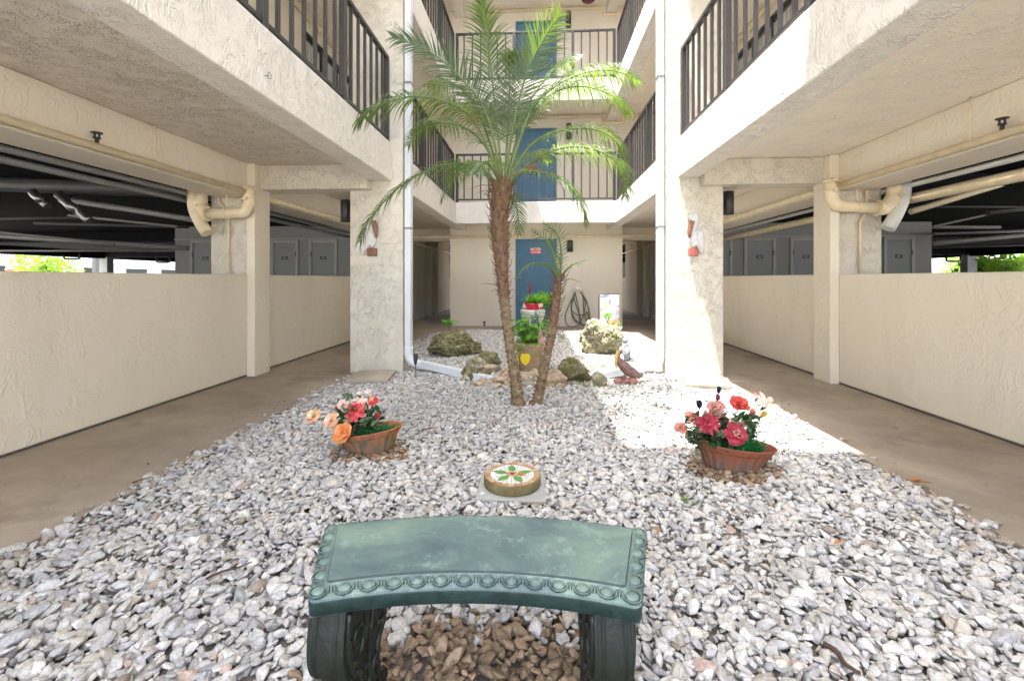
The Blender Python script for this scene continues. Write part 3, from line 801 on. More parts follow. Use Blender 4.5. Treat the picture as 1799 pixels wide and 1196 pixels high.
lamp((PY(998, 37, YB).x, YB, 7.25), (0, -1, 0), 'black lamp beside the third floor blue door', 0.065, 0.34)
# eye hook on the near left gallery edge
c = PXX(465, 133, -FX)
g = MB(); g.tube([c, c+Vector((0.03, 0, 0))], 0.003, 6)
g.tube([c+Vector((0.03, 0.02*math.sin(a)+0.0, 0.02*math.cos(a)-0.0)) for a in [i*2*PI/14 for i in range(15)]], 0.003, 6, caps=False)
tag(g.build('eye_hook', M['pipe_gray']), 'small rusty eye hook screwed in the near left gallery edge', 'hook')
# brown hanging planter underside at the top of the picture
c = P(1034, -2, 9.9)
g = MB(); g.lathe([(0.0, -0.08), (0.08, -0.07), (0.15, -0.02), (0.17, 0.05)], c, 20, cap0=False)
g.tube([c+Vector((0, 0, 0.04)), (c.x, c.y, 2.49+2*ST)], 0.004, 6)
tag(g.build('hanging_basket', simple('brown_basket', (0.12, 0.035, 0.03), 0.8, bump=0.5)), 'dark red brown hanging basket under the top ceiling', 'hanging basket')
# ------------------------------------------------------------------ outside the garage
rng = random.Random(5)
def leafy(c, rad, n, size, mat, name, label, cat, seed=1, group=None):
    root = thing(name, label, cat, (c[0], c[1], 0), group)
    r_ = random.Random(seed); g = MB()
    lobes = [(Vector((r_.uniform(-.55, .55)*rad[0], r_.uniform(-.55, .55)*rad[1], r_.uniform(-.5, .6)*rad[2])), r_.uniform(.4, .62)) for _ in range(9)]
    for i in range(n):
        lo, k = lobes[i % 9]
        v = Vector((r_.gauss(0, 1), r_.gauss(0, 1), r_.gauss(0, 1))).normalized()*r_.uniform(.6, 1)**.5*k
        p = Vector(c)+lo+Vector((v.x*rad[0], v.y*rad[1], v.z*rad[2]))
        d = (v+Vector((r_.uniform(-.6, .6), r_.uniform(-.6, .6), r_.uniform(-.2, .8)))).normalized()
        s_ = size*r_.uniform(.6, 1.3); sd = d.cross(Vector((r_.uniform(-1, 1), r_.uniform(-1, 1), 1))).normalized()
        g.add([p, p+d*s_*.5+sd*s_*.26, p+d*s_, p+d*s_*.5-sd*s_*.26], [(0, 1, 2, 3)])
    g.build('foliage', mat, root)
    g = MB()
    for k in range(5):
        a = Vector((c[0]+r_.uniform(-.1, .1), c[1]+r_.uniform(-.1, .1), -0.1)); b = Vector(c)+lobes[k][0]
        g.tube(spline([a, a*0.5+b*0.5+Vector((0, 0, 0.1)), b], 5), [0.05, .045, .04, .03, .02, .01], 6)
    g.build('stem', M['palm_rachis'], root)
    return root
c = P(84, 470, 24.0)
leafy((c.x, c.y, 1.45), (1.15, 1.3, 0.95), 1500, 0.22, M['hedge'], 'garden_bush', 'round yellow green bush seen through the left garage opening', 'bush', 3)
for i, (px, z, lb) in enumerate(((1722, 1.35, 'left end bush of the bright hedge seen through the right garage'), (1765, 1.5, 'middle bush of the bright hedge seen through the right garage'), (1810, 1.5, 'right end bush of the bright hedge at the picture edge'))):
    c = P(px, 470, 20.6)
    leafy((c.x, c.y, z), (1.0, 1.1, 0.8), 2200, 0.17, M['hedge'], 'garden_bush', lb, 'bush', 10+i, 'hedge bushes outside the right garage')
for i, (px, D, h, lb) in enumerate(((1700, 60, 5.2, 'hazy tree far beyond the hedge on the right'), (1800, 75, 7.5, 'tall far tree at the right end beyond the hedge'), (140, 45, 4.5, 'small tree between the bush and the white building'))):
    c = P(px, 470, D)
    leafy((c.x, c.y, h*.55), (2.6, 2.6, h*.42), 900, 0.5, M['hedge'], 'distant_tree', lb, 'tree', 20+i)
# far white building on the left
M['far_white'] = simple('far_white_wall', (0.75, 0.76, 0.78), 0.8, var=0.04)
nb = thing('white_building', 'white neighbouring building with a dark balcony railing seen through the left garage', 'building', (-48, 36, 0))
g = MB()
g.box(-62, -42.5, 30, 62, 0, 9); g.build('wall', M['far_white'], nb)
g = MB()
for k in range(3): g.box(-42.499, -41.0, 30, 62, 2.65+2.8*k, 3.0+2.8*k)
g.build('balcony_slab', M['far_white'], nb)
g = MB()
for k in range(3):
    g.box(-41.1, -41.05, 30, 62, 3.95+2.8*k, 4.0+2.8*k)
    for j in range(160): g.box(-41.09, -41.06, 30+j*0.2, 30.06+j*0.2, 3.0+2.8*k, 3.95+2.8*k)
g.build('balcony_railing', M['rail'], nb)
g = MB()
for j in range(7): g.box(-42.498, -42.45, 31.5+j*4.4, 34+j*4.4, 0.4, 2.2)
g.build('window', M['glass'], nb)
g = MB(); c = P(168, 470, 30); g.box(c.x-0.12, c.x+0.12, c.y-0.15, c.y+0.15, -0.1, 3.2)
tag(g.build('sign_post', M['pipe_dark']), 'grey square post standing in front of the white neighbouring building', 'post')
g = MB(); c = P(32, 470, 25); g.box(c.x-0.35, c.x+0.35, c.y-0.3, c.y+0.3, -0.1, 1.62); g.box(c.x-0.4, c.x+0.4, c.y-0.35, c.y+0.35, 1.62, 1.7)
tag(g.build('brick_pier', simple('orange_brick', (0.35, 0.12, 0.06), 0.8, var=0.3, scale=10), bevel=0.01), 'short orange brick pier left of the round bush', 'pier')

# ------------------------------------------------------------------ white marble gravel
def make_gravel():
    rs = np.random.RandomState(11)
    def variants(sub, k):
        V, F = ico(sub); V = np.array(V); F = np.array(F); out = []
        for i in range(k):
            v = V.copy()
            v *= rs.uniform(0.93, 1.07, (len(v), 1)) if sub > 2 else 1.0
            for _ in range(9):
                n_ = rs.normal(size=3); n_ /= np.linalg.norm(n_); h = rs.uniform(0.5, 0.82)
                d = v @ n_; ex = np.maximum(d-h, 0); v -= np.outer(ex, n_)
            v *= np.array([1.0, rs.uniform(.58, .85), rs.uniform(.32, .55)])
            v /= np.abs(v[:, 0]).max()
            out.append(v)
        return out, F
    hi, FH = variants(3, 14); lo, FL = variants(2, 14)
    pts = []
    s = 0.0292
    for layer, (zz, keep) in enumerate(((0.004, 1.0), (0.020, 0.85))):
        nx = int(2*GX/s); ny = int((GY1+0.9)/s)
        X, Y = np.meshgrid(np.arange(nx), np.arange(ny))
        x = -GX+(X+.5*(Y % 2)+rs.uniform(-.42, .42, X.shape))*s+0.012
        y = -0.9+(Y+rs.uniform(-.42, .42, X.shape))*s
        x = x.ravel(); y = y.ravel()
        z = zz+rs.uniform(-.004, .006, x.shape)
        m = rs.uniform(size=x.shape) < keep
        pts.append(np.stack([x[m], y[m], z[m]], 1))
    # a few strays on the edge of the walkway
    st = np.stack([np.where(rs.uniform(size=230) < .5, -1, 1)*(GX+np.abs(rs.normal(0, .035, 230))), rs.uniform(0.2, 9.2, 230), np.full(230, 0.016)], 1)
    A = np.concatenate(pts+[st])
    ax = np.abs(A[:, 0]); far = np.where(ax < GX-1, GY1, GY1-1+np.sqrt(np.maximum(0, 1-(np.minimum(ax, GX)-(GX-1))**2)))
    wob = 0.02*np.sin(A[:, 1]*3.1)+0.02*np.sin(A[:, 1]*7.7+1)
    ok = (A[:, 1] < far-0.01) & ((ax < GX-0.02+wob*0.6) | (np.arange(len(A)) >= len(A)-230))
    ok &= ~((ax > 1.53) & (ax < 2.22) & (A[:, 1] > 5.35) & (A[:, 1] < 5.69))
    sx_, sy_ = SS.x, SS.y
    d_ = np.hypot(A[:, 0]-sx_, A[:, 1]-sy_)
    ok &= d_ > 0.150
    sl = (np.abs(A[:, 0]-sx_) < 0.185) & (np.abs(A[:, 1]-sy_) < 0.185)
    ok &= ~(sl & (rs.uniform(size=len(A)) < np.where(d_ < .175, .93, .66)))
    A = A[ok]; N = len(A)
    # gentle unevenness
    A[:, 2] += 0.006*np.sin(A[:, 0]*5+1)+0.006*np.sin(A[:, 1]*4.3+A[:, 0]*2)
    size = np.exp(rs.normal(np.log(0.0198), 0.36, N)).clip(0.009, 0.040)
    big = rs.uniform(size=N) < 0.02; size[big] *= 1.25
    # colours
    base = np.array([.80, .79, .78])*np.array([[0.62, 0.61, 0.59], [0.54, 0.54, 0.545], [0.68, 0.665, 0.635], [0.58, 0.54, 0.47], [0.47, 0.47, 0.48], [0.64, 0.60, 0.54], [0.55, 0.42, 0.36], [0.36, 0.30, 0.24]])
    ci = rs.choice(8, N, p=[.32, .20, .26, .07, .07, .065, .009, .006])
    colr = base[ci]*rs.uniform(.78, 1.14, (N, 1))
    # brown, earthy stones under the bench and round the planters
    def brown(cx, cy, rx, ry, lim=1.0):
        d = np.sqrt(((A[:, 0]-cx)/rx)**2+((A[:, 1]-cy)/ry)**2)
        return rs.uniform(size=N) < np.clip((1.15-d)*4, 0, 1)*lim
    bm_ = brown(BC.x-.02, BC.y+1.17, 0.56, 0.52) | brown(POT1.x, POT1.y, 0.25, 0.19, .9) | brown(POT2.x, POT2.y, 0.26, 0.20, .9) | (np.hypot(A[:, 0]-SS.x-0.1, A[:, 1]-SS.y+0.16) < 0.05)
    edge = (ax[ok] > GX-0.10) & (rs.uniform(size=N) < .25)
    bcol = np.array([0.29, 0.205, 0.13])*rs.uniform(.55, 1.35, (N, 1))
    colr[bm_] = bcol[bm_]; colr[edge] = colr[edge]*np.array([.75, .66, .55])
    near = A[:, 1] < 2.3
    VV = []; FF = []; CC = []; off = 0
    for msk, vs, F in ((near, hi, FH), (~near, lo, FL)):
        idx = np.where(msk)[0]
        kind = rs.randint(0, len(vs), len(idx))
        yaw = rs.uniform(0, 2*np.pi, len(idx)); tx = rs.normal(0, .38, len(idx)); ty = rs.normal(0, .38, len(idx))
        for k in range(len(vs)):
            q = idx[kind == k]; sel = kind == k
            if len(q) == 0: continue
            v = vs[k][None]*size[q][:, None, None]
            a = tx[sel]; ca, sa = np.cos(a)[:, None], np.sin(a)[:, None]
            y_, z_ = v[..., 1]*ca-v[..., 2]*sa, v[..., 1]*sa+v[..., 2]*ca; x_ = v[..., 0]
            a = ty[sel]; ca, sa = np.cos(a)[:, None], np.sin(a)[:, None]
            x_, z_ = x_*ca+z_*sa, -x_*sa+z_*ca
            a = yaw[sel]; ca, sa = np.cos(a)[:, None], np.sin(a)[:, None]
            x_, y_ = x_*ca-y_*sa, x_*sa+y_*ca
            W = np.stack([x_, y_, z_], -1)+A[q][:, None, :]
            nv = W.shape[1]
            VV.append(W.reshape(-1, 3)); CC.append(np.repeat(colr[q], nv, 0))
            FF.append((F[None]+(np.arange(len(q))*nv)[:, None, None]+off).reshape(-1, 3)); off += len(q)*nv
    V = np.concatenate(VV).astype(np.float32); F = np.concatenate(FF).astype(np.int32); C_ = np.concatenate(CC).astype(np.float32)
    me = bpy.data.meshes.new('gravel')
    me.vertices.add(len(V)); me.vertices.foreach_set('co', V.ravel())
    me.loops.add(len(F)*3); me.loops.foreach_set('vertex_index', F.ravel())
    me.polygons.add(len(F)); me.polygons.foreach_set('loop_start', np.arange(0, len(F)*3, 3, dtype=np.int32))
    me.polygons.foreach_set('use_smooth', np.ones(len(F), dtype=bool))
    me.update(calc_edges=True)
    at = me.attributes.new('tint', 'FLOAT_COLOR', 'POINT')
    at.data.foreach_set('color', np.concatenate([C_, np.ones((len(C_), 1), np.float32)], 1).ravel())
    m = new_mat('marble_chips', (0.6, 0.6, 0.6), 0.62, spec=0.35); t = NT(m)
    a_ = t.node("ShaderNodeAttribute"); a_.attribute_name = 'tint'
    vein = t.ramp(t.noise(38, 4, 0.65, 2.5), [(0.42, 0.72), (0.52, 1.0), (0.7, 1.06)])
    t.color(t.mix(1.0, a_.outputs['Color'], vein, 'MULTIPLY'))
    t.bump(t.noise(160, 4, 0.65), 0.5, 0.0025)
    me.materials.append(m)
    o = bpy.data.objects.new('gravel', me); COL.objects.link(o)
    tag(o, 'loose white marble chips filling the courtyard bed', 'gravel', kind='stuff')
    print('gravel stones', N, 'tris', len(F))

# places used by several things
SS = PG(900, 841, 0.06); SS.z = 0
POT1 = PG(650, 790, 0.03); POT1.z = 0
POT2 = PG(1288, 822, 0.03); POT2.z = 0
BC = Vector((-0.085, 1.087-1.30, 0))      # centre of the bench's arcs
make_gravel()

# ------------------------------------------------------------------ curved garden bench
def bench_mat():
    m = new_mat('green_bronze_concrete', (0.05, 0.12, 0.11), 0.5, spec=0.5); t = NT(m)
    n1 = t.noise(3.2, 6, 0.6, 1.0, stretch=(1, 1.6, 1)); n2 = t.noise(34, 6, 0.75, 0.2); n3 = t.noise(90, 3, 0.6)
    c = t.ramp(n1, [(0.28, (0.055, 0.090, 0.100)), (0.45, (0.095, 0.145, 0.145)), (0.60, (0.145, 0.215, 0.18)), (0.74, (0.24, 0.30, 0.23))])
    c = t.mix(t.ramp(t.math('MULTIPLY', n2, t.ramp(t.noise(7, 3, .6), [(.35, .7), (.65, 1.1)])), [(0.5, 0), (0.66, 0.6)]), c, (0.25, 0.37, 0.30))
    # faces that look down or sideways get a darker green
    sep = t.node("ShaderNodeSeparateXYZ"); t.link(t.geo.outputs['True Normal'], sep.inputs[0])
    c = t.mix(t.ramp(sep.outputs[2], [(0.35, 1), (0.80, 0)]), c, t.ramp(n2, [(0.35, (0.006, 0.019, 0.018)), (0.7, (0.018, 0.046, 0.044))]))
    specks = t.ramp(n3, [(0.70, 0), (0.76, 1)])
    c = t.mix(t.math('MULTIPLY', specks, 0.5), c, (0.05, 0.05, 0.04))
    t.color(c)
    t.link(t.ramp(n2, [(0.3, 0.38), (0.7, 0.62)]), t.b.inputs['Roughness'])
    t.bump(t.math('ADD', t.noise(60, 5, 0.7), t.math('MULTIPLY', n2, 0.6)), 0.25, 0.004)
    return m
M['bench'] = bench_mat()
M['bench_leg'] = simple('dark_bench_leg', (0.012, 0.017, 0.014), 0.45, var=0.4, scale=14, bump=0.35, bscale=60)
def make_bench():
    root = thing('curved_bench', 'curved green concrete bench with egg pattern edge on two scroll legs', 'bench', (BC.x, BC.y+1.45, 0))
    Ri, Ro, A = 1.30, 1.635, R(17.0)
    piv = Vector((BC.x, BC.y+1.46, 0)); RB = Matrix.Rotation(R(1.9), 3, 'Z')
    def at(r, th, z):
        v = Vector((BC.x+r*math.sin(th), BC.y+r*math.cos(th), z))-piv
        return RB @ v + piv + Vector((0, -.008, 0))
    zt, ze, zb = 0.420, 0.401, 0.362
    mw = 0.040           # moulding width
    g = MB()
    # cross section of the edge from panel outwards: (offset from edge, z)
    prof = [(mw+0.004, zt), (mw, zt), (mw-0.002, zt-0.005), (mw-0.006, zt-0.006), (mw*0.55, zt-0.012), (mw*0.2, zt-0.014), (0.003, ze+0.001), (0.0, ze-.003), (0.0, ze-0.008), (0.001, zb+0.004), (0.006, zb)]
    nseg = 72
    # closed loop around the slab following a rounded rectangle in (r, theta)
    def loop(inset):
        Ri2, Ro2 = Ri+inset, Ro-inset; out = []
        th_in = lambda r: A-inset/r
        rc = max(0.022-inset*0.3, 0.004)
        # corners with small radius
        def corner(r, th, sr, st):
            pts = []
            for k in range(5):
                a = k/4*PI/2
                pts.append((r-sr*rc*(1-math.sin(a)) if True else 0, th-st*(rc/r)*(1-math.cos(a))))
            return pts
        seq = []
        # front edge (Ri) from left to right
        for k in range(nseg+1):
            th = -th_in(Ri2)+rc/Ri2+(2*th_in(Ri2)-2*rc/Ri2)*k/nseg; seq.append((Ri2, th))
        for k in range(1, 5):
            a = k/5*PI/2; seq.append((Ri2+rc*(1-math.cos(a)), th_in(Ri2)-rc/Ri2*(1-math.sin(a))))
        for k in range(13):
            r = Ri2+rc+(Ro2-Ri2-2*rc)*k/12; seq.append((r, th_in(r)))
        for k in range(1, 5):
            a = k/5*PI/2; seq.append((Ro2-rc*(1-math.sin(a)), th_in(Ro2)-rc/Ro2*(1-math.cos(a))))
        for k in range(nseg+1):
            th = th_in(Ro2)-rc/Ro2-(2*th_in(Ro2)-2*rc/Ro2)*k/nseg; seq.append((Ro2, th))
        for k in range(1, 5):
            a = k/5*PI/2; seq.append((Ro2-rc*(1-math.cos(a)), -th_in(Ro2)+rc/Ro2*(1-math.sin(a))))
        for k in range(13):
            r = Ro2-rc-(Ro2-Ri2-2*rc)*k/12; seq.append((r, -th_in(r)))
        for k in range(1, 5):
            a = k/5*PI/2; seq.append((Ri2+rc*(1-math.sin(a)), -th_in(Ri2)+rc/Ri2*(1-math.cos(a))))
        return seq
    loops = [[at(r, th, z) for r, th in loop(i)] for i, z in prof]
    n = len(loops[0])
    vs = [p for L in loops for p in L]; fs = []
    for k in range(len(prof)-1):
        for j in range(n):
            j2 = (j+1) % n; fs.append(((k+1)*n+j, (k+1)*n+j2, k*n+j2, k*n+j))
    g.add(vs, fs, 0, True)
    # top panel and underside as strips between front and back arcs
    seq = loop(prof[0][0])
    m_ = 40
    def panel(ins, z, flip):
        Ri2, Ro2 = Ri+ins, Ro-ins; vs = []
        for a in range(m_+1):
            for b in range(9):
                r = Ri2+(Ro2-Ri2)*b/8; th = (A-ins/r)*(2*a/m_-1); vs.append(at(r, th, z))
        fs = []
        for a in range(m_):
            for b in range(8):
                q = (a*9+b, a*9+b+1, (a+1)*9+b+1, (a+1)*9+b); fs.append(q if not flip else q[::-1])
        g.add(vs, fs, 0, True)
    panel(mw+0.0005, zt+0.0005, False); panel(0.004, zb+0.001, True)
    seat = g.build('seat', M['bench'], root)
    # egg and dart moulding
    e = MB()
    def egg(r, th, rotv, sx=0.0175, sy=0.0185, lo=0.0):
        c = at(r, th, zt-0.014-lo); ca, sa = math.cos(rotv), math.sin(rotv)
        V, F = ico(3)
        slope = 0.35
        def tr(p):
            x = p[0]*sx*ca-p[1]*sy*sa; y = p[0]*sx*sa+p[1]*sy*ca
            return Vector((c.x+x, c.y+y, c.z+p[2]*0.011))
        e.add([tr(p) for p in V], F, 0, True)
        # ring around the egg
        ring = [Vector((c.x+(math.cos(a)*(sx+0.0035))*ca-(math.sin(a)*(sy+0.0035))*sa, c.y+(math.cos(a)*(sx+0.0035))*sa+(math.sin(a)*(sy+0.0035))*ca, c.z+0.0035)) for a in [i*2*PI/20 for i in range(21)]]
        e.tube(ring, 0.0026, 6, caps=False)
    def darts(r0, r1, th, along):
        for dt in (-0.0066, 0.0, 0.0066):
            if along: a, b = at(r0, th+dt/r0, zt-0.009), at(r1, th+dt/r1, zt-0.021)
            else: a, b = at(r0+dt, th, zt-0.011), at(r0+dt, r1, zt-0.021)
            e.tube([a, (a+b)/2+Vector((0, 0, 0.004)), b], [0.0028, 0.0036, 0.0028], 6)
    nE = 14
    for k in range(nE):
        th = -A+0.022/Ri+(2*A-0.044/Ri)*k/(nE-1); r = Ri+0.0215
        egg(r, th, -th)
        if k < nE-1:
            th2 = th+(2*A-0.044/Ri)/(nE-1)/2
            darts(Ri+mw-0.005, Ri+0.004, th2, True)
    nE2 = 16
    for k in range(nE2):
        th = -A+0.022/Ro+(2*A-0.044/Ro)*k/(nE2-1); egg(Ro-0.023, th, -th, .016, .016, .006)
        if k < nE2-1: darts(Ro-mw+0.005, Ro-0.004, th+(2*A-0.044/Ro)/(nE2-1)/2, True)
    for sgn in (-1, 1):
        for k in range(1, 5):
            r = Ri+0.0215+(Ro-Ri-0.043)*k/5; egg(r, sgn*(A-0.0215/r), -sgn*A)
        for k in range(5):
            r = Ri+0.0215+(Ro-Ri-0.043)*(k+.5)/5
            for dt in (-0.0066, 0.0, 0.0066):
                a, b = at(r+dt, sgn*(A-(mw-0.005)/r), zt-0.009), at(r+dt, sgn*(A-0.004/r), zt-0.021)
                e.tube([a, (a+b)/2+Vector((0, 0, 0.004)), b], [0.0028, 0.0036, 0.0028], 6)
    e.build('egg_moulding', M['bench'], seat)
    # scroll legs
    # side silhouette (d = distance behind the front face, z); fluted across the width
    front = [(0.0, zb-0.002), (-0.004, 0.335), (-0.010, 0.30), (-0.013, 0.26), (-0.008, 0.22), (0.010, 0.185), (0.040, 0.165), (0.052, 0.140), (0.052, 0.10), (0.045, 0.06), (0.015, 0.04), (0.0, 0.03), (-0.005, -0.02)]
    D_ = 0.235
    fr = spline([Vector((a, b, 0)) for a, b in front], 48)
    for sgn in (-1, 1):
        th0 = -R(15.2) if sgn < 0 else R(14.2)
        g = MB(); hw = 0.046; nu = 28; nn = len(fr)
        Rm = Matrix.Rotation(R(-5) if sgn < 0 else R(3), 4, 'Z')
        org = at(Ri+0.028, th0, 0)
        def flute(u):      # relief across the width
            a = abs(u)
            
            if a > .92: return 0.0
            if a > .55: return -0.004+0.008*math.sin((a-.55)/.37*PI)
            return 0.005*(1-(a/.55)**4)
        grid = []
        for (p) in fr:
            row = []
            for j in range(nu+1):
                u = -1+2*j/nu
                row.append((u*hw, p.x-flute(u), p.y))
            grid.append(row)
        vs = [org+Rm @ Vector(q) for row in grid for q in row]
        fs = [(i*(nu+1)+j, (i+1)*(nu+1)+j, (i+1)*(nu+1)+j+1, i*(nu+1)+j+1) for i in range(nn-1) for j in range(nu)]
        g.add(vs, fs, 0, True)
        # back face mirrored
        vs = [org+Rm @ Vector((q[0], D_-q[1], q[2])) for row in grid for q in row]
        g.add(vs, [f[::-1] for f in fs], 0, True)
        # sides
        for s2 in (-1, 1):
            j = 0 if s2 < 0 else nu
            L1 = [org+Rm @ Vector(grid[i][j]) for i in range(nn)]
            L2 = [org+Rm @ Vector((grid[i][j][0], D_-grid[i][j][1], grid[i][j][2])) for i in range(nn)]
            fs = [(i, i+1, nn+i+1, nn+i) for i in range(nn-1)]
            g.add(L1+L2, fs if s2 > 0 else [f[::-1] for f in fs])
            # scroll relief on the sides
            def sp(d, z): return org+Rm @ Vector((s2*(hw+0.001), d, z))
            for (cd, cz, r0, r1, turns, dr, ph) in ((0.055, 0.25, 0.048, 0.010, 1.35, 1, 2.6), (D_-0.055, 0.25, 0.048, 0.010, 1.35, -1, 0.5), (0.118, 0.31, 0.030, 0.006, 1.1, 1, 0), (0.09, 0.11, 0.034, 0.008, 1.2, -1, 1.5), (0.16, 0.10, 0.030, 0.008, 1.2, 1, 1.0)):
                pts = []
                for k in range(30):
                    f_ = k/29; a = ph+dr*turns*2*PI*f_; rr = r0+(r1-r0)*f_
                    pts.append(sp(cd+rr*math.cos(a), cz+rr*math.sin(a)*1.25))
                g.tube(pts, [0.008-0.004*k/29 for k in range(30)], 8)
            for (pts) in ([(0.015, 0.345), (0.008, 0.27), (0.03, 0.19), (0.07, 0.15), (0.065, 0.05)], [(D_-0.015, 0.345), (D_-0.008, 0.27), (D_-0.03, 0.19), (D_-0.07, 0.15), (D_-0.065, 0.05)], [(0.09, 0.345), (0.10, 0.27), (0.118, 0.2), (0.118, 0.05)], [(0.15, 0.345), (0.14, 0.27), (0.12, 0.2)], [(0.118, 0.345), (0.112, 0.30), (0.095, 0.22)]):
                pp = spline([sp(*q) for q in pts], 16); g.tube(pp, [0.0075]*17, 8)
        g.build('leg', M['bench_leg'], root)
make_bench()

# ------------------------------------------------------------------ the palm
M['trunk_hair'] = simple('fibrous_trunk', (0.17, 0.10, 0.06), 0.9, var=0.55, scale=30, bump=1.0, bscale=70)
def trunk_mat():
    m = new_mat('palm_trunk', (0.2, 0.14, 0.08), 0.85); t = NT(m)
    n = t.noise(9, 5, 0.65, 0.5, stretch=(1, 1, 2.5)); n2 = t.noise(45, 4, 0.7)
    c = t.ramp(n, [(0.3, (0.10, 0.06, 0.035)), (0.5, (0.22, 0.16, 0.09)), (0.7, (0.30, 0.25, 0.14))])
    c = t.mix(t.ramp(n2, [(0.5, 0), (0.62, 0.6)]), c, (0.07, 0.035, 0.02)); t.color(c)
    t.bump(n2, 0.8, 0.01); return m
M['trunk'] = trunk_mat()
def trunk(root, px, D, rad, hair_from, seed, spikes=(140, 260)):
    r_ = random.Random(seed)
    pts = [P(a, b, D+dd) for a, b, dd in px]
    n = 90; sp = spline(pts, n); g = MB()
    vs = []; ns = 18
    rr = []
    for i in range(n+1):
        t = i/n; k = t*(len(rad)-1); j = min(int(k), len(rad)-2); rr.append(rad[j]+(rad[j+1]-rad[j])*(k-j))
    for i, p in enumerate(sp):
        for j in range(ns):
            a = 2*PI*j/ns
            q = rr[i]*(1+0.10*mnoise.noise(Vector((math.cos(a)*1.5, math.sin(a)*1.5, i*0.35+seed)))+0.09*((i % 4) < 1)+0.05*mnoise.noise(Vector((math.cos(a)*6, math.sin(a)*6, i*1.3))))
            vs.append(p+Vector((math.cos(a)*q, math.sin(a)*q, 0)))
    fs = [(i*ns+j, i*ns+(j+1) % ns, (i+1)*ns+(j+1) % ns, (i+1)*ns+j) for i in range(n) for j in range(ns)]
    hi = int(hair_from*n)
    g.add(vs, fs, 0, True)
    for k, f in enumerate(fs):
        if k//ns >= hi: g.m[k] = 1
    # flared base roots
    for k in range(14):
        a = r_.uniform(0, 2*PI); b = sp[0]; q = rr[0]
        g.tube([b+Vector((math.cos(a)*q*.8, math.sin(a)*q*.8, 0.09)), b+Vector((math.cos(a)*q*1.1, math.sin(a)*q*1.1, 0.03)), b+Vector((math.cos(a)*q*1.5, math.sin(a)*q*1.5, -0.01))], [0.012, 0.01, 0.006], 5, 1)
    # old leaf scars: short stubs spiralling up
    for k in range(spikes[0]):
        t = k/spikes[0]*hair_from; i = int(t*n); a = k*2.4; p = sp[i]; q = rr[i]
        d = Vector((math.cos(a), math.sin(a), 0.0)); up = Vector((0, 0, 1))
        s_ = r_.uniform(.8, 1.7)
        b0 = p+d*q*.95; sd = d.cross(up)
        w_ = 0.011*s_
        g.add([b0-sd*w_-up*.006, b0+sd*w_-up*.006, b0+up*.012, b0+d*0.016*s_+up*0.012*s_], [(0, 1, 3), (1, 2, 3), (2, 0, 3)], 1)
    # fibrous leaf bases
    for k in range(spikes[1]):
        t = hair_from+(1-hair_from)*(k+r_.random())/spikes[1]; i = min(int(t*n), n); a = k*2.4+r_.uniform(-.3, .3); p = sp[i]; q = rr[i]
        d = Vector((math.cos(a), math.sin(a), 0)); up = Vector((0, 0, 1)); sd = d.cross(up)
        L_ = r_.uniform(.05, .11)*(0.7+0.6*(t-hair_from)/(1-hair_from))
        b0 = p+d*q*.8
        pts = [b0, b0+d*L_*.45+up*L_*.25, b0+d*L_*.65+up*L_*.75+sd*r_.uniform(-.01, .01)]
        g.ribbon(pts, [r_.uniform(.010, .017), .009, .001], sd, 1, 0.5)
        if r_.random() < .12:
            pts = [b0, b0+d*L_*1.0+up*.02, b0+d*L_*2.0+up*r_.uniform(-.02, .05)]
            g.tube(pts, [.004, .003, .001], 4, 1)
    return g, sp
palm = thing('date_palm', 'slender feathery palm with a full crown standing in the white gravel', 'palm tree', PG(910, 715))
PD = 4.05
g, sp = trunk(palm, [(911, 722, 0), (906, 670, 0), (898, 620, 0.02), (890, 560, 0.05), (884, 500, 0.06), (879, 430, 0.08), (878, 370, 0.08), (884, 318, 0.08)], PD, [.064, .048, .042, .044, .050, .072, .082, .095], 0.52, 1)
g.build('trunk', [M['trunk'], M['trunk_hair']], palm)
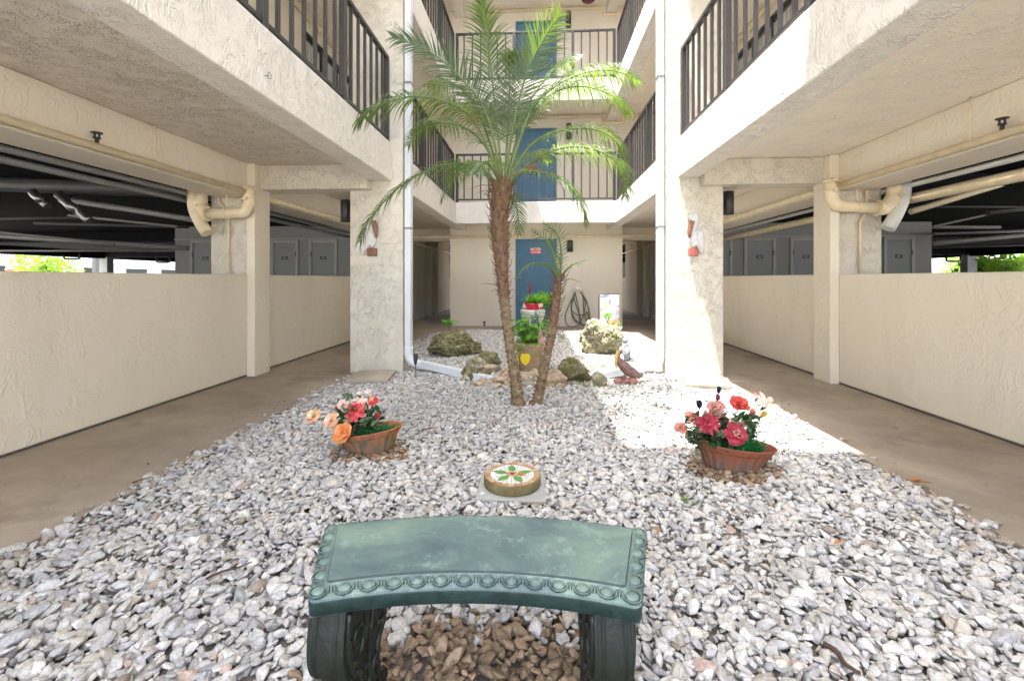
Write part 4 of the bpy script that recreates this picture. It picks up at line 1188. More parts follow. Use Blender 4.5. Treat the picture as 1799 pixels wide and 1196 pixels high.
def frond(root, px, hint=None, L=0.24, seed=1, w=0.0060, base=(885, 320), droop=1.0, start=0.2, dens=0.0205, fold=0.5, D0=PD+0.08, spread=58):
    """px: rachis as (x, y, depth offset); leaflets hang from both sides"""
    r_ = random.Random(seed)
    if hint is None: spread += 14; droop *= 1.75; L *= 1.08
    pts = [P(a, b, D0+dd) for a, b, dd in px]
    n = 44; sp = spline(pts, n)
    g = MB(); g.tube(sp, [0.011*(1-i/n)**.7+0.0018 for i in range(n+1)], 6, 1)
    ln = sum((sp[i+1]-sp[i]).length for i in range(n))
    cnt = max(10, int(ln*(1-start)/dens))
    up = Vector((0, 0, 1))
    for k in range(cnt):
        t = start+(1-start)*(k+.5)/cnt
        f_ = t*n; i = min(int(f_), n-1); p = sp[i]+(sp[i+1]-sp[i])*(f_-i)
        T = (sp[min(i+2, n)]-sp[max(i-1, 0)]).normalized()
        if hint is not None: S = Vector(hint)
        else: S = T.cross(up)
        S = S-T*S.dot(T)
        if S.length < 0.05: S = T.orthogonal()
        S.normalize(); Nn = S.cross(T)
        if Nn.z < 0 and hint is None: Nn = -Nn
        u = (t-start)/(1-start)
        lk = L*1.18*(0.45+0.62*math.sin(PI*min(1, u**.75*0.93+0.07)))*(1.0 if u < .9 else .75)
        for sd in (-1, 1):
            ang = R(spread+r_.uniform(-7, 7)-24*u)
            d = (T*math.cos(ang)+S*sd*math.sin(ang)+Nn*r_.uniform(.0, .3)).normalized()
            l_ = lk*r_.uniform(.85, 1.1)
            q = [p]; dd = d.copy(); m_ = 6
            for j in range(m_):
                q.append(q[-1]+dd*l_/m_)
                dd = (dd+Vector((0, 0, -1))*0.15*droop*r_.uniform(.7, 1.3)*(0.5+j*0.32)).normalized()
            ws = [w*.55, w, w, w*.85, w*.6, w*.32, 0.0006]
            g.ribbon(q, ws, T, 0, fold*sd*0+fold, True)
    # terminal leaflet
    return g.build('frond', [M['palm_leaf'], M['palm_rachis']], root)
C0 = (885, 322, 0)
X_ = (1, 0, 0)
FR = [
 ([(884, 330, 0), (874, 230, .1), (864, 134, .12), (855, 66, .05), (845, 0, -.1)], (1, 0.1, 0), .25, .75),
 ([(886, 326, 0), (903, 215, .05), (924, 134, .05), (950, 78, 0), (984, 24, -.1)], (1, 0.0, .5), .27, .5),
 ([(884, 328, 0), (856, 205, -.05), (812, 140, -.1), (750, 88, -.15), (690, 66, -.2)], (.5, .5, 1), .25, .7),
 ([(883, 328, 0), (838, 220, -.25), (790, 182, -.4), (727, 170, -.5), (664, 186, -.6), (628, 214, -.65)], None, .26, 1.15),
 ([(883, 330, 0), (856, 262, -.1), (822, 228, .15), (782, 216, .3), (742, 224, .4), (716, 256, .45)], None, .24, 1.1),
 ([(882, 334, 0), (850, 300, -.1), (806, 288, -.2), (756, 297, -.3), (700, 330, -.4), (652, 382, -.45), (632, 425, -.45)], None, .22, 1.0),
 ([(882, 334, 0), (848, 304, .2), (815, 296, .4), (790, 318, .5), (776, 352, .5)], None, .2, 1.0),
 ([(887, 330, 0), (932, 256, .1), (985, 230, .3), (1045, 228, .4), (1085, 252, .4), (1106, 300, .4)], None, .25, 1.1),
 ([(888, 332, 0), (940, 280, -.2), (1000, 258, -.35), (1058, 268, -.4), (1094, 300, -.4), (1098, 345, -.4)], None, .24, 1.1),
 ([(888, 334, 0), (912, 306, -.2), (955, 303, -.35), (996, 322, -.45), (1020, 355, -.5), (1030, 392, -.5)], None, .2, 1.0),
 ([(887, 328, 0), (930, 200, 0), (970, 156, .05), (1020, 130, .1), (1075, 124, .1), (1122, 142, .1)], None, .27, 1.1),
 ([(887, 328, 0), (925, 220, .3), (965, 168, .5), (1020, 152, .6), (1075, 168, .6), (1108, 196, .6)], None, .26, 1.1),
 ([(887, 340, 0), (903, 348, .05), (910, 378, .05), (912, 412, .05)], X_, .12, 1.0),
 ([(886, 326, 0), (893, 215, .2), (896, 130, .3), (898, 92, .2)], X_, .2, .6),
 ([(887, 328, 0), (925, 190, .25), (975, 122, .4), (1010, 104, .45)], None, .25, 1.0),
 ([(884, 328, 0), (850, 220, .15), (826, 172, .3), (790, 146, .45), (752, 150, .55)], None, .24, 1.1),
 ([(886, 332, 0), (910, 285, .35), (935, 268, .6), (965, 285, .8)], None, .22, 1.1),
 ([(884, 334, 0), (862, 292, -.35), (846, 286, -.6), (830, 306, -.75)], None, .2, 1.1),
]
for i, (px, hint, L, dr) in enumerate(FR):
    frond(palm, px, hint, L, 100+i, droop=dr)
# dried flower stalks in the crown
M['dry'] = simple('dried_stalk', (0.30, 0.13, 0.07), 0.8, var=0.3)
r_ = random.Random(8); g = MB()
for cx_, cy_, dd in ((828, 208, 0.1), (938, 296, -0.1)):
    b = P(cx_, cy_, PD+dd); g.tube(spline([P(885, 322, PD+.05), (P(885, 322, PD)+b)/2+Vector((0, 0, .04)), b], 8), .005, 5)
    for k in range(26):
        v = Vector((r_.uniform(-.09, .09), r_.uniform(-.06, .06), r_.uniform(-.06, .03)))
        g.tube(spline([b-Vector((0, 0, 0.0)), b+v*.5+Vector((0, 0, .02)), b+v], 5), .0022, 4)
g.build('dried_flower_stalk', M['dry'], palm)
# second, small palm
palm2 = thing('date_palm', 'shorter leaning palm stem with a sparse tuft beside the big palm', 'palm tree', PG(942, 715))
g, sp = trunk(palm2, [(940, 722, 0), (949, 680, 0), (961, 625, 0), (971, 575, 0), (977, 525, 0), (983, 482, 0)], PD+0.02, [.050, .040, .036, .038, .042, .020], 0.60, 2, (130, 70))
g.build('trunk', [M['trunk'], M['trunk_hair']], palm2)
for i, (px, hint, L, dr) in enumerate([
  ([(984, 490, 0), (975, 455, 0), (962, 425, 0), (935, 405, 0)], X_, .10, .6),
  ([(984, 490, 0), (986, 440, .05), (978, 410, .1), (955, 392, .1)], X_, .11, .7),
  ([(984, 490, 0), (992, 478, 0), (1008, 464, .0), (1030, 457, 0)], None, .09, .9),
  ([(983, 490, 0), (968, 470, -.1), (948, 462, -.2), (925, 468, -.25), (905, 490, -.3)], None, .09, 1.0),
  ([(985, 490, 0), (984, 460, .1), (976, 445, .2)], X_, .08, .5)]):
    frond(palm2, px, hint, L, 200+i, w=0.0036, droop=dr, D0=PD+0.02, dens=0.027)
# ------------------------------------------------------------------ rocks
def rockmat(name, stops, moss=None, scale=9, pores=0.8):
    m = new_mat(name, stops[0], 0.9); t = NT(m)
    n = t.noise(scale, 6, 0.7, 0.6); n2 = t.noise(scale*5, 5, 0.7)
    k = len(stops); c = t.ramp(n, [(0.32+0.36*i/(k-1), s) for i, s in enumerate(stops)])
    v = t.voro(scale*3.2); pore = t.ramp(v, [(0.12, 1), (0.32, 0)])
    c = t.mix(t.math('MULTIPLY', pore, 0.65), c, mul(stops[0], 0.3))
    if moss:
        mm = t.ramp(t.noise(scale*.6, 5, 0.7, 1.0), [(0.46, 0), (0.6, 0.85)]); c = t.mix(mm, c, t.ramp(n2, [(0.3, mul(moss, .45)), (0.7, moss)]))
    t.color(c)
    h = t.math('SUBTRACT', n2, t.math('MULTIPLY', pore, 1.2)); t.bump(h, pores, 0.02)
    return m
M['rock_moss'] = rockmat('mossy_rock', [(0.05, 0.045, 0.03), (0.19, 0.16, 0.09), (0.42, 0.37, 0.22)], (0.16, 0.17, 0.035))
M['rock_coral'] = rockmat('coral_rock', [(0.16, 0.14, 0.09), (0.34, 0.30, 0.20), (0.50, 0.46, 0.34)], (0.18, 0.20, 0.07), 11)
M['rock_tan'] = rockmat('tan_rock', [(0.24, 0.17, 0.11), (0.46, 0.35, 0.24), (0.60, 0.50, 0.38)], None, 10, 0.5)
M['rock_gray'] = rockmat('grey_rock', [(0.20, 0.18, 0.13), (0.38, 0.34, 0.26), (0.50, 0.46, 0.37)], (0.22, 0.23, 0.09), 10, 0.5)
def rock(px, py, pw, ph, mat, label, sub=4, amp=.16, seed=1, depth=.8, tilt=0.0, name='rock', group='border rocks between the downspouts', amp2=.055, ybase=None):
    yb = ybase or (py+ph/2); D = CH*800/(yb-490)+0.0
    W = pw*D/800/2*1.12; H = ph*D/800/2*1.15; dp = W*depth
    c = P(px, py, D+dp*.8)
    c.z = max(H*0.82, c.z*0+H*0.85)
    g = MB(); g.blob(c, (W*1.2, dp*1.1, H*1.28), sub, amp, 1.6, seed, amp2=amp2, freq2=5, rot=Matrix.Rotation(tilt, 3, 'Y'), cuts=9)
    g.v = [(x, y, max(z, -0.01)) for x, y, z in g.v]
    return tag(g.build(name, mat), label, 'rock', group)
def bigrock(px0, px1, py0, py1, mat, label, seed, depth=.7, shape=None):
    D = CH*800/(py1-490); W = (px1-px0)*D/800/2; H = (py1-py0)*D/800; dp = W*depth
    c = P((px0+px1)/2, 560, D+dp*.75); c.z = H*.46
    V, F = ico(6); vs = []
    for p in V:
        p = Vector(p); off = Vector((seed, seed*2, 0))
        d = 1+.22*mnoise.noise(p*1.2+off)*1.6+.07*mnoise.noise(p*4+off)*2
        d += .05*mnoise.noise(p*11+off)*2-.11*max(0, .30-abs(mnoise.noise(p*6+off*2)))*1.2
        if shape: d *= shape(p)
        q = Vector((p.x*W, p.y*dp, p.z*H*.56))*d; vs.append((c.x+q.x, c.y+q.y, max(c.z+q.z, -.01)))
    a = np.array(vs); sx_ = (px1-px0)*D/800/(a[:, 0].max()-a[:, 0].min()); mx = (a[:, 0].max()+a[:, 0].min())/2
    zk = H*1.02/a[:, 2].max()
    vs = [(c.x+(x-mx)*sx_*1.07, y, z*zk if z > 0 else z) for x, y, z in vs]
    g = MB(); g.add(vs, F, 0, True)
    return tag(g.build('boulder', mat), label, 'boulder')
bigrock(752, 846, 583, 630, M['rock_moss'], 'long dark green mossy boulder in the gravel behind the left downspout', 3.3)
bigrock(1018, 1094, 562, 626, M['rock_coral'], 'pale porous coral boulder in the gravel behind the pelican statue', 5.1, .75, lambda p: 1+.18*max(0, -p.x)*max(0, p.z))
RK = [(837, 644, 36, 20, 'rock_gray', 'smooth grey rock behind the end of the left downspout', .1),
 (857, 636, 34, 30, 'rock_moss', 'dark mossy knobbly rock, tallest of the left group', .0),
 (824, 660, 26, 24, 'rock_moss', 'green mossy pointed rock at the mouth of the left downspout', .4),
 (850, 664, 36, 18, 'rock_moss', 'long mossy rock just right of the pointed green one', -.2),
 (862, 651, 36, 12, 'rock_tan', 'flat tan rock below the dark mossy knobbly one', 0),
 (852, 671, 18, 12, 'rock_tan', 'small tan rock in front of the long mossy rock', .2),
 (834, 674, 20, 9, 'rock_gray', 'small grey rock at the left front corner of the border', 0),
 (880, 668, 22, 23, 'rock_tan', 'upright pale tan rock just left of the big palm trunk', .1),
 (862, 674, 20, 8, 'rock_gray', 'low pale rock beside the upright tan one', 0),
 (893, 654, 18, 18, 'rock_tan', 'peach rock behind the big palm trunk', 0),
 (925, 666, 38, 22, 'rock_tan', 'wide tan rock between the two palm trunks', .1),
 (970, 672, 36, 28, 'rock_tan', 'big reddish brown rock right of the small palm stem', -.1),
 (970, 655, 24, 11, 'rock_gray', 'dark rock behind the reddish brown one', 0),
 (987, 664, 20, 22, 'rock_gray', 'grey brown rock right behind the reddish one', .2),
 (1013, 660, 46, 36, 'rock_moss', 'large slanting mossy rock at the mouth of the right downspout', .45),
 (1000, 670, 20, 14, 'rock_tan', 'small pinkish rock leaning on the slanting mossy rock', .5),
 (1013, 677, 16, 11, 'rock_gray', 'small grey rock at the foot of the slanting mossy rock', 0),
 (1051, 672, 24, 22, 'rock_coral', 'single rounded yellowish rock between the border and the pelican statue', 0),
 (998, 678, 9, 6, 'rock_gray', 'tiny white pebble rock below the slanting mossy one', 0),
 (891, 677, 14, 11, 'rock_tan', 'small tan rock hugging the foot of the big palm', 0),
 (908, 672, 20, 14, 'rock_gray', 'grey rock half hidden behind the big palm trunk', 0),
 (925, 680, 26, 10, 'rock_gray', 'low dark rock in front of the wide tan rock', 0),
 (942, 660, 24, 14, 'rock_tan', 'tan rock behind the small palm stem', 0),
 (843, 678, 16, 10, 'rock_tan', 'small tan rock in front of the pointed green rock', .2),
 (873, 680, 15, 10, 'rock_tan', 'round tan rock in front of the upright pale one', 0),
 (955, 684, 16, 10, 'rock_tan', 'small tan rock at the foot of the small palm stem', .1),
 (985, 681, 18, 11, 'rock_tan', 'tan rock between the reddish rock and the slanting mossy rock', .2),
 (1030, 678, 15, 10, 'rock_gray', 'small grey rock between the slanting mossy rock and the rounded yellowish one', 0),
 (946, 671, 20, 16, 'rock_gray', 'grey rock just behind the small palm stem foot', .1),
 (1026, 652, 18, 14, 'rock_moss', 'dark mossy rock behind the slanting mossy one', .1),
 (820, 668, 14, 12, 'rock_gray', 'leftmost little grey rock of the border', 0),
 (1045, 646, 40, 9, 'rock_coral', 'thin flat coral piece lying behind the right downspout', 0)]
for i, (x, y, w_, h_, mt, lb, tl) in enumerate(RK):
    rock(x, y, w_, h_, M[mt], lb, seed=i+1, tilt=tl)
# pavers at the column feet
for c, rot, lb in ((Vector((-1.80, 5.04, 0)), R(7), 'pale square paver lying at the foot of the left tall column'), (Vector((1.86, 5.00, 0)), R(-12), 'chipped sunlit paver lying at the foot of the right tall column')):
    g = MB(); g.box(c.x-.22, c.x+.22, c.y-.25, c.y+.25, .015, .062, rot=rot); tag(g.build('paver', M['paver'], bevel=.012), lb, 'paver', 'pavers at the column feet')

# ------------------------------------------------------------------ mosaic stepping stone
g = MB(); g.box(SS.x-.18, SS.x+.18, SS.y-.18, SS.y+.18, .012, .034); base = g.build('base_slab', M['slab_gray'], bevel=.006)
tag(base, 'grey square slab under the round mosaic stone', 'slab'); base.name = 'concrete_slab'
st = thing('stepping_stone', 'round mosaic stepping stone with green leaf star on a grey slab', 'stepping stone', (SS.x, SS.y, .034))
g = MB(); g.lathe([(.150, 0), (.153, .01), (.153, .045), (.150, .052), (.0, .052)], (SS.x, SS.y, .034), 56); g.build('disc', simple('mossy_concrete', (.15, .125, .055), .9, var=.4, scale=14, bump=.5), st)
zt = .034+.0525
def mos(name, col, polys, h=.0016):
    g = MB()
    for poly in polys: g.prism(poly, 0, h, lambda a, b, d: (SS.x+a, SS.y+b, zt+d))
    g.build(name, simple('mosaic_'+name, col, .35, var=.25, scale=60, bump=.3, bscale=150), st)
r_ = random.Random(3)
def ring(r0, r1, n, gap=.04):
    out = []
    for k in range(n):
        a0 = 2*PI*(k+gap)/n; a1 = 2*PI*(k+1-gap)/n; am = (a0+a1)/2
        out.append([(r0*math.cos(a0), r0*math.sin(a0)), (r1*math.cos(a0), r1*math.sin(a0)), (r1*math.cos(am), r1*math.sin(am)), (r1*math.cos(a1), r1*math.sin(a1)), (r0*math.cos(a1), r0*math.sin(a1)), (r0*math.cos(am), r0*math.sin(am))])
    return out
rg = ring(.122, .147, 22); cols = [(.42, .27, .15), (.50, .34, .20), (.42, .20, .12)]
g = MB()
for k, poly in enumerate(rg): g.prism(poly, 0, .0016, lambda a, b, d: (SS.x+a, SS.y+b, zt+d), (k*7) % 3)
g.build('rim_tile', [simple('rim_tile_glaze', cc, .35, var=.25, scale=60, bump=.3, bscale=150) for cc in cols], st)
white = []
for rr0, rr1, n_ in ((.026, .055, 12), (.057, .088, 20), (.090, .119, 28)): white += ring(rr0, rr1, n_, .05)
mos('white_tile', (.62, .64, .60), white, .0008)
def petal(a, L, w_, r0=.028):
    pts = []
    for k in range(9):
        t = k/8; pts.append((r0+L*t, w_*math.sin(PI*t**.8)))
    for k in range(7, 0, -1):
        t = k/8; pts.append((r0+L*t, -w_*math.sin(PI*t**.8)))
    return [(x*math.cos(a)-y*math.sin(a), x*math.sin(a)+y*math.cos(a)) for x, y in pts]
mos('leaf_tile', (.10, .26, .06), [petal(R(a), .088, .021) for a in (95, 165, 232, 300, 22)], .0022)
mos('orange_tile', (.50, .22, .10), [petal(R(a), .05, .012) for a in (0, 345)], .0026)
mos('centre_tile', (.45, .26, .14), [[(.034*math.cos(a), .034*math.sin(a)) for a in [k*PI/6 for k in range(12)]]], .0028)
mos('centre_stone', (.09, .05, .04), [[(.014*math.cos(a), .014*math.sin(a)) for a in [k*PI/4 for k in range(8)]]], .0036)

# ------------------------------------------------------------------ flowers and planters
def pmat(name, a, b, tr=.25): return leafmat(name, a, b, tr, .6, 25, .2)
PC = {'orange': pmat('orange_petal', (.68, .22, .06), (.82, .36, .16)), 'peach': pmat('peach_petal', (.80, .40, .25), (.85, .58, .38)),
      'coral': pmat('coral_petal', (.58, .05, .06), (.74, .15, .14)), 'pale': pmat('pale_pink_petal', (.75, .50, .46), (.85, .68, .60)),
      'crimson': pmat('crimson_petal', (.27, .015, .035), (.50, .08, .11)), 'salmon': pmat('salmon_petal', (.60, .20, .15), (.72, .35, .26)),
      'rose': pmat('rose_petal', (.50, .05, .045), (.66, .13, .10)), 'dusty': pmat('dusty_pink_petal', (.45, .20, .18), (.60, .32, .28)),
      'cream': pmat('cream_petal', (.75, .68, .45), (.85, .8, .6)), 'purple': pmat('purple_petal', (.25, .05, .18), (.4, .1, .28)),
      'navy': pmat('navy_bud', (.02, .025, .06), (.05, .06, .12)), 'yellow': pmat('yellow_petal', (.75, .45, .08), (.8, .6, .2)), 'sage': M['leaf_gray']}
def petal3(g, c, ax, a, r0, L, w_, rise, curl, mi=0, n=5, jit=None):
    """one petal leaving centre c around axis ax"""
    if jit: ax = ax.normalized()+Vector((jit.uniform(-.22, .22), jit.uniform(-.22, .22), jit.uniform(-.22, .22))); L *= jit.uniform(.82, 1.1); w_ *= jit.uniform(.8, 1.1)
    ax = ax.normalized(); e1 = ax.orthogonal().normalized(); e2 = ax.cross(e1)
    rad = e1*math.cos(a)+e2*math.sin(a); sd = ax.cross(rad)
    pts = []; ws = []
    for k in range(n+1):
        t = k/n
        h = L*(rise*math.sin(t*PI*.5)-curl*t*t)
        pts.append(c+rad*(r0+L*t*math.sqrt(max(.05, 1-rise*rise*.6)))+ax*h); ws.append(w_*(.25+.95*math.sin(PI*min(1, (.12+t*.80)))))
    g.ribbon(pts, ws, sd, mi, .28)
def flower(root, c, D, col, kind, ax=None, col2=None, seed=0):
    r_ = random.Random(seed*13+7); g = MB(); ax = Vector(ax or (0, -.75, .7)).normalized(); c = Vector(c); Rr = D/2
    if kind == 'dahlia':
        for ly, (n_, L_, rise, cu) in enumerate(((13, 1.0, .15, .25), (12, .85, .45, .15), (10, .62, .75, .05), (7, .4, .95, 0), (5, .25, 1.1, 0))):
            for k in range(n_): petal3(g, c, ax, 2*PI*(k+ly*.5+r_.uniform(-.15, .15))/n_, .002, Rr*L_, Rr*.17, rise, cu, 0 if ly < 3 else 1, jit=r_)
    elif kind == 'rose':
        for ly, (n_, L_, rise, cu) in enumerate(((6, 1.0, .50, .30), (6, .92, .72, .22), (5, .80, .92, .10), (5, .62, 1.05, .0), (4, .45, 1.15, 0), (3, .28, 1.25, 0))):
            for k in range(n_): petal3(g, c, ax, 2*PI*(k+ly*.45+r_.uniform(-.2, .2))/n_, .0, Rr*L_, Rr*.42*(.6+.4*L_), rise, cu, 0 if ly < 3 else 1, jit=r_)
    elif kind == 'lily':
        for k in range(6): petal3(g, c, ax, 2*PI*(k+r_.uniform(-.1, .1))/6, .0, Rr*1.1, Rr*.17, .55, .25, 0, 7)
        for k in range(5): petal3(g, c, ax, 2*PI*k/5, 0, Rr*.6, Rr*.03, 1.2, 0, 1)
    elif kind == 'bud':
        for k in range(5): petal3(g, c, ax, 2*PI*k/5, 0, Rr*1.2, Rr*.42, 1.5, -.1, 0)
    elif kind == 'puff':
        for k in range(46):
            v = Vector((r_.gauss(0, 1), r_.gauss(0, 1), abs(r_.gauss(0, 1)))).normalized()
            petal3(g, c+v*Rr*.4, v, r_.uniform(0, 6), 0, Rr*.5, Rr*.12, .9, 0, 0)
    # receptacle and stem stub
    g.tube([c-ax*Rr*.05, c-ax*Rr*.5], [Rr*.18, Rr*.08], 6, 2)
    return g.build('flower', [PC[col], PC[col2 or col], M['leaf_dark']], root, thick=0)
def leaf(g, a, d, L, w_, mi=0, droop=.25, fold=.3):
    d = Vector(d).normalized(); pts = [Vector(a)]; dd = d.copy()
    for k in range(5): pts.append(pts[-1]+dd*L/5); dd = (dd+Vector((0, 0, -droop*.35))).normalized()
    sd = d.cross(Vector((0, 0, 1)));
    if sd.length < .1: sd = Vector((1, 0, 0))
    g.ribbon(pts, [w_*.15, w_*.8, w_, w_*.85, w_*.5, w_*.03], sd, mi, fold)
def planter(px, py, wd, dp, ht, rot, tilt, label, seed):
    pass
M['terracotta'] = None
def terramat(name, col, grime, top_clean):
    m = new_mat(name, col, .7); t = NT(m)
    n = t.noise(10, 5, .65, 1.2, stretch=(1, 1, .3)); n2 = t.noise(40, 4, .6)
    sep = t.node("ShaderNodeSeparateXYZ"); t.link(t.pos, sep.inputs[0])
    hz = t.math('ADD', sep.outputs[2], t.math('MULTIPLY', t.math('SUBTRACT', n, .5), .16))
    f = t.ramp(hz, [(top_clean-.06, 1.0), (top_clean+.03, 0.0)])
    g_ = t.ramp(n, [(.35, mul(grime, .45)), (.5, grime), (.62, mul(col, .8)), (.72, mul(grime, 1.7))])
    t.color(t.mix(f, t.ramp(n2, [(.3, mul(col, .8)), (.7, mul(col, 1.15))]), g_)); t.bump(n2, .3, .004); return m
def bowl(root, c, wd, dp, ht, rot, tiltx, mat, n=96):
    """oval fluted planter: c base centre"""
    g = MB(); prof = [(.60, 0), (.62, .03), (.70, .30), (.80, .60), (.90, .82), (.985, .95), (1.0, .985), (.985, 1.0), (.955, .985), (.90, .85), (.86, .72), (.0, .70)]
    Rz = Matrix.Rotation(rot, 3, 'Z'); Ty = Matrix.Rotation(tiltx, 3, 'Y'); vs = []
    for r, z in prof:
        for j in range(n):
            a = 2*PI*j/n
            fl = 1+(.03*math.cos(a*22) if z < .9 and r > .5 else 0)
            p = Vector((math.cos(a)*r*wd/2*fl, math.sin(a)*r*dp/2*fl, z*ht))
            vs.append(Vector(c)+Ty @ (Rz @ p))
    k = len(prof); fs = [(i*n+j, i*n+(j+1) % n, (i+1)*n+(j+1) % n, (i+1)*n+j) for i in range(k-1) for j in range(n)]
    g.add(vs, fs, 0, True); g.f.append([j for j in reversed(range(n))]); g.m.append(0); g.sm.append(False)
    return g.build('pot', mat, root)
def planted(root, base, D, flowers, foliage_px, grass_px, seed, leaves, pc=None):
    r_ = random.Random(seed)
    for i, (x, y, d, col, kind, col2, dz) in enumerate(flowers):
        c = P(x, y, D+dz); c2 = P(x, y, D+dz)
        v = Vector((c.x-base.x, (c.y-base.y)-.35, .35+max(0, c.z-.2))).normalized()
        flower(root, c, d*1.14*(D+dz)/800, col, kind, v, col2, seed+i)
    # stems and foliage
    g = MB()
    for (x, y, d, col, kind, col2, dz) in flowers:
        c = P(x, y, D+dz); b = base+Vector((r_.uniform(-.08, .08), r_.uniform(-.05, .05), .11))
        g.tube(spline([b, (b+c)/2+Vector((0, 0, .03)), c-Vector((0, 0, .01))], 6), .0022, 5, 0)
        for k in range(4):
            p = b+(c-b)*r_.uniform(.3, .9); leaf(g, p, (r_.uniform(-1, 1), r_.uniform(-1, .5), r_.uniform(.1, .9)), r_.uniform(.04, .07), r_.uniform(.010, .018), 0)
    for k in range(leaves):
        x, y, w_, h_ = foliage_px
        p = P(x+r_.uniform(-.5, .5)*w_, y+r_.uniform(-.5, .5)*h_, D+r_.uniform(-.08, .08))
        leaf(g, p, (r_.uniform(-1, 1), r_.uniform(-1, .3), r_.uniform(-.2, .9)), r_.uniform(.04, .075), r_.uniform(.011, .022), 1 if r_.random() < .25 else 0)
    g.build('foliage', [M['leaf_dark'], M['leaf_gray']], root)
    g = MB()
    for (x, y, w_, cnt, hh) in grass_px:
        for k in range(cnt):
            b = P(x+r_.uniform(-.5, .5)*w_, y, D+r_.uniform(-.07, .07)); b.z = .115
            if ((b.x-pc[0])/(pc[2]*.36))**2+((b.y-pc[1])/(pc[3]*.34))**2 > 1: continue
            d = Vector((r_.uniform(-.5, .7), r_.uniform(-.6, .4), 1)).normalized(); L_ = r_.uniform(.5, 1)*hh
            g.ribbon([b, b+d*L_*.5, b+(d+Vector((r_.uniform(-.2, .2), 0, -.1)))*L_], [.0022, .0018, .0003], (1, .3, 0), 0, .2)
    g.build('grass_tuft', M['grass_fake'], root)
# left planter
pl = thing('flower_planter', 'oval terracotta planter of orange and coral silk flowers in the left gravel', 'planter', POT1)
D1 = (POT1-Vector((CX, 0, 0))).dot(Vector((-sn, cs, 0)))
bowl(pl, POT1+Vector((0, .02, .012)), .44, .27, .150, R(8), R(-7), terramat('terracotta_orange', (.42, .13, .05), (.17, .13, .08), .15))
planted(pl, POT1+Vector((-.05, .03, 0)), D1, [(553, 733, 30, 'peach', 'rose', 'cream', -.02), (583, 740, 30, 'peach', 'rose', 'pale', -.06), (603, 762, 38, 'orange', 'rose', 'orange', -.14), (624, 722, 34, 'coral', 'dahlia', 'coral', -.06), (604, 713, 24, 'pale', 'rose', 'pale', 0), (639, 713, 26, 'pale', 'rose', 'peach', 0), (655, 705, 19, 'coral', 'rose', 'peach', 0), (663, 731, 13, 'coral', 'rose', 'coral', -.03), (610, 699, 20, 'sage', 'puff', 'sage', .04), (646, 690, 14, 'pale', 'lily', 'pale', .03), (632, 692, 12, 'pale', 'lily', 'pale', .05), (596, 722, 12, 'salmon', 'bud', 'orange', .0), (640, 742, 18, 'sage', 'puff', 'sage', -.08), (612, 740, 20, 'peach', 'lily', 'peach', -.06), (630, 706, 20, 'pale', 'lily', 'cream', .02)],
        (632, 738, 75, 42), [(655, 766, 64, 240, .09), (668, 756, 50, 200, .12)], 5, 150, (POT1.x, POT1.y+.02, .44, .27))
# right planter
pr_ = thing('flower_planter', 'oval brown planter of crimson and pink silk flowers in the right gravel', 'planter', POT2)
D2 = (POT2-Vector((CX, 0, 0))).dot(Vector((-sn, cs, 0)))
bowl(pr_, POT2+Vector((.0, .02, .012)), .47, .29, .165, R(-6), R(5), terramat('terracotta_brown', (.24, .075, .04), (.15, .12, .09), .10))
planted(pr_, POT2+Vector((-.03, .03, 0)), D2, [(1197, 753, 24, 'salmon', 'rose', 'dusty', -.02), (1213, 733, 22, 'salmon', 'rose', 'salmon', .02), (1243, 742, 38, 'crimson', 'dahlia', 'crimson', -.08), (1256, 719, 34, 'dusty', 'rose', 'dusty', .02), (1260, 703, 12, 'purple', 'bud', 'purple', .05), (1298, 713, 36, 'rose', 'rose', 'rose', .0), (1292, 764, 40, 'crimson', 'rose', 'dusty', -.12), (1300, 748, 26, 'dusty', 'lily', 'dusty', -.06), (1345, 712, 42, 'pale', 'lily', 'pale', .02), (1336, 733, 15, 'yellow', 'bud', 'salmon', 0), (1317, 731, 15, 'salmon', 'bud', 'salmon', 0), (1262, 690, 12, 'navy', 'bud', 'navy', .06), (1229, 716, 16, 'navy', 'bud', 'navy', .03), (1330, 700, 22, 'dusty', 'lily', 'pale', .06), (1272, 740, 22, 'dusty', 'rose', 'dusty', .0), (1227, 752, 18, 'dusty', 'lily', 'dusty', -.04), (1318, 748, 18, 'sage', 'puff', 'sage', 0), (1270, 765, 20, 'sage', 'puff', 'sage', -.1), (1225, 760, 16, 'sage', 'puff', 'sage', -.06)],
        (1270, 758, 120, 58), [(1325, 790, 76, 620, .13), (1250, 785, 70, 200, .09)], 9, 260, (POT2.x, POT2.y+.02, .47, .29))

# ------------------------------------------------------------------ centre group: big pot, pedestal, flag
M['pot_sand'] = simple('weathered_sand_pot', (.46, .33, .20), .85, var=.3, scale=12, bump=.4)
b = PG(931, 656); DP = CH*800/(656-490)+.14; b = P(931, 490, DP); b.z = 0.02
pot = thing('clay_pot', 'large sandy clay pot full of bright green leaves between the palm trunks', 'plant pot', b)
g = MB(); g.lathe([(.115, 0), (.125, .02), (.172, .29), (.182, .295), (.185, .34), (.175, .345), (.165, .34), (.16, .30), (.0, .29)], b, 48); g.build('pot', M['pot_sand'], pot)
r_ = random.Random(21)
def broad(g, c, d, L, w_, mi=0):
    """heart shaped leaf"""
    d = Vector(d).normalized(); sd = d.cross(Vector((0, 0, 1))).normalized() if abs(d.z) < .95 else Vector((1, 0, 0)); pts = [c]; dd = d.copy()
    for k in range(6): pts.append(pts[-1]+dd*L/6); dd = (dd+Vector((0, 0, -.14))).normalized()
    g.ribbon(pts, [w_*.55, w_*.95, w_, w_*.85, w_*.6, w_*.3, .001], sd, mi, .22)
g = MB()
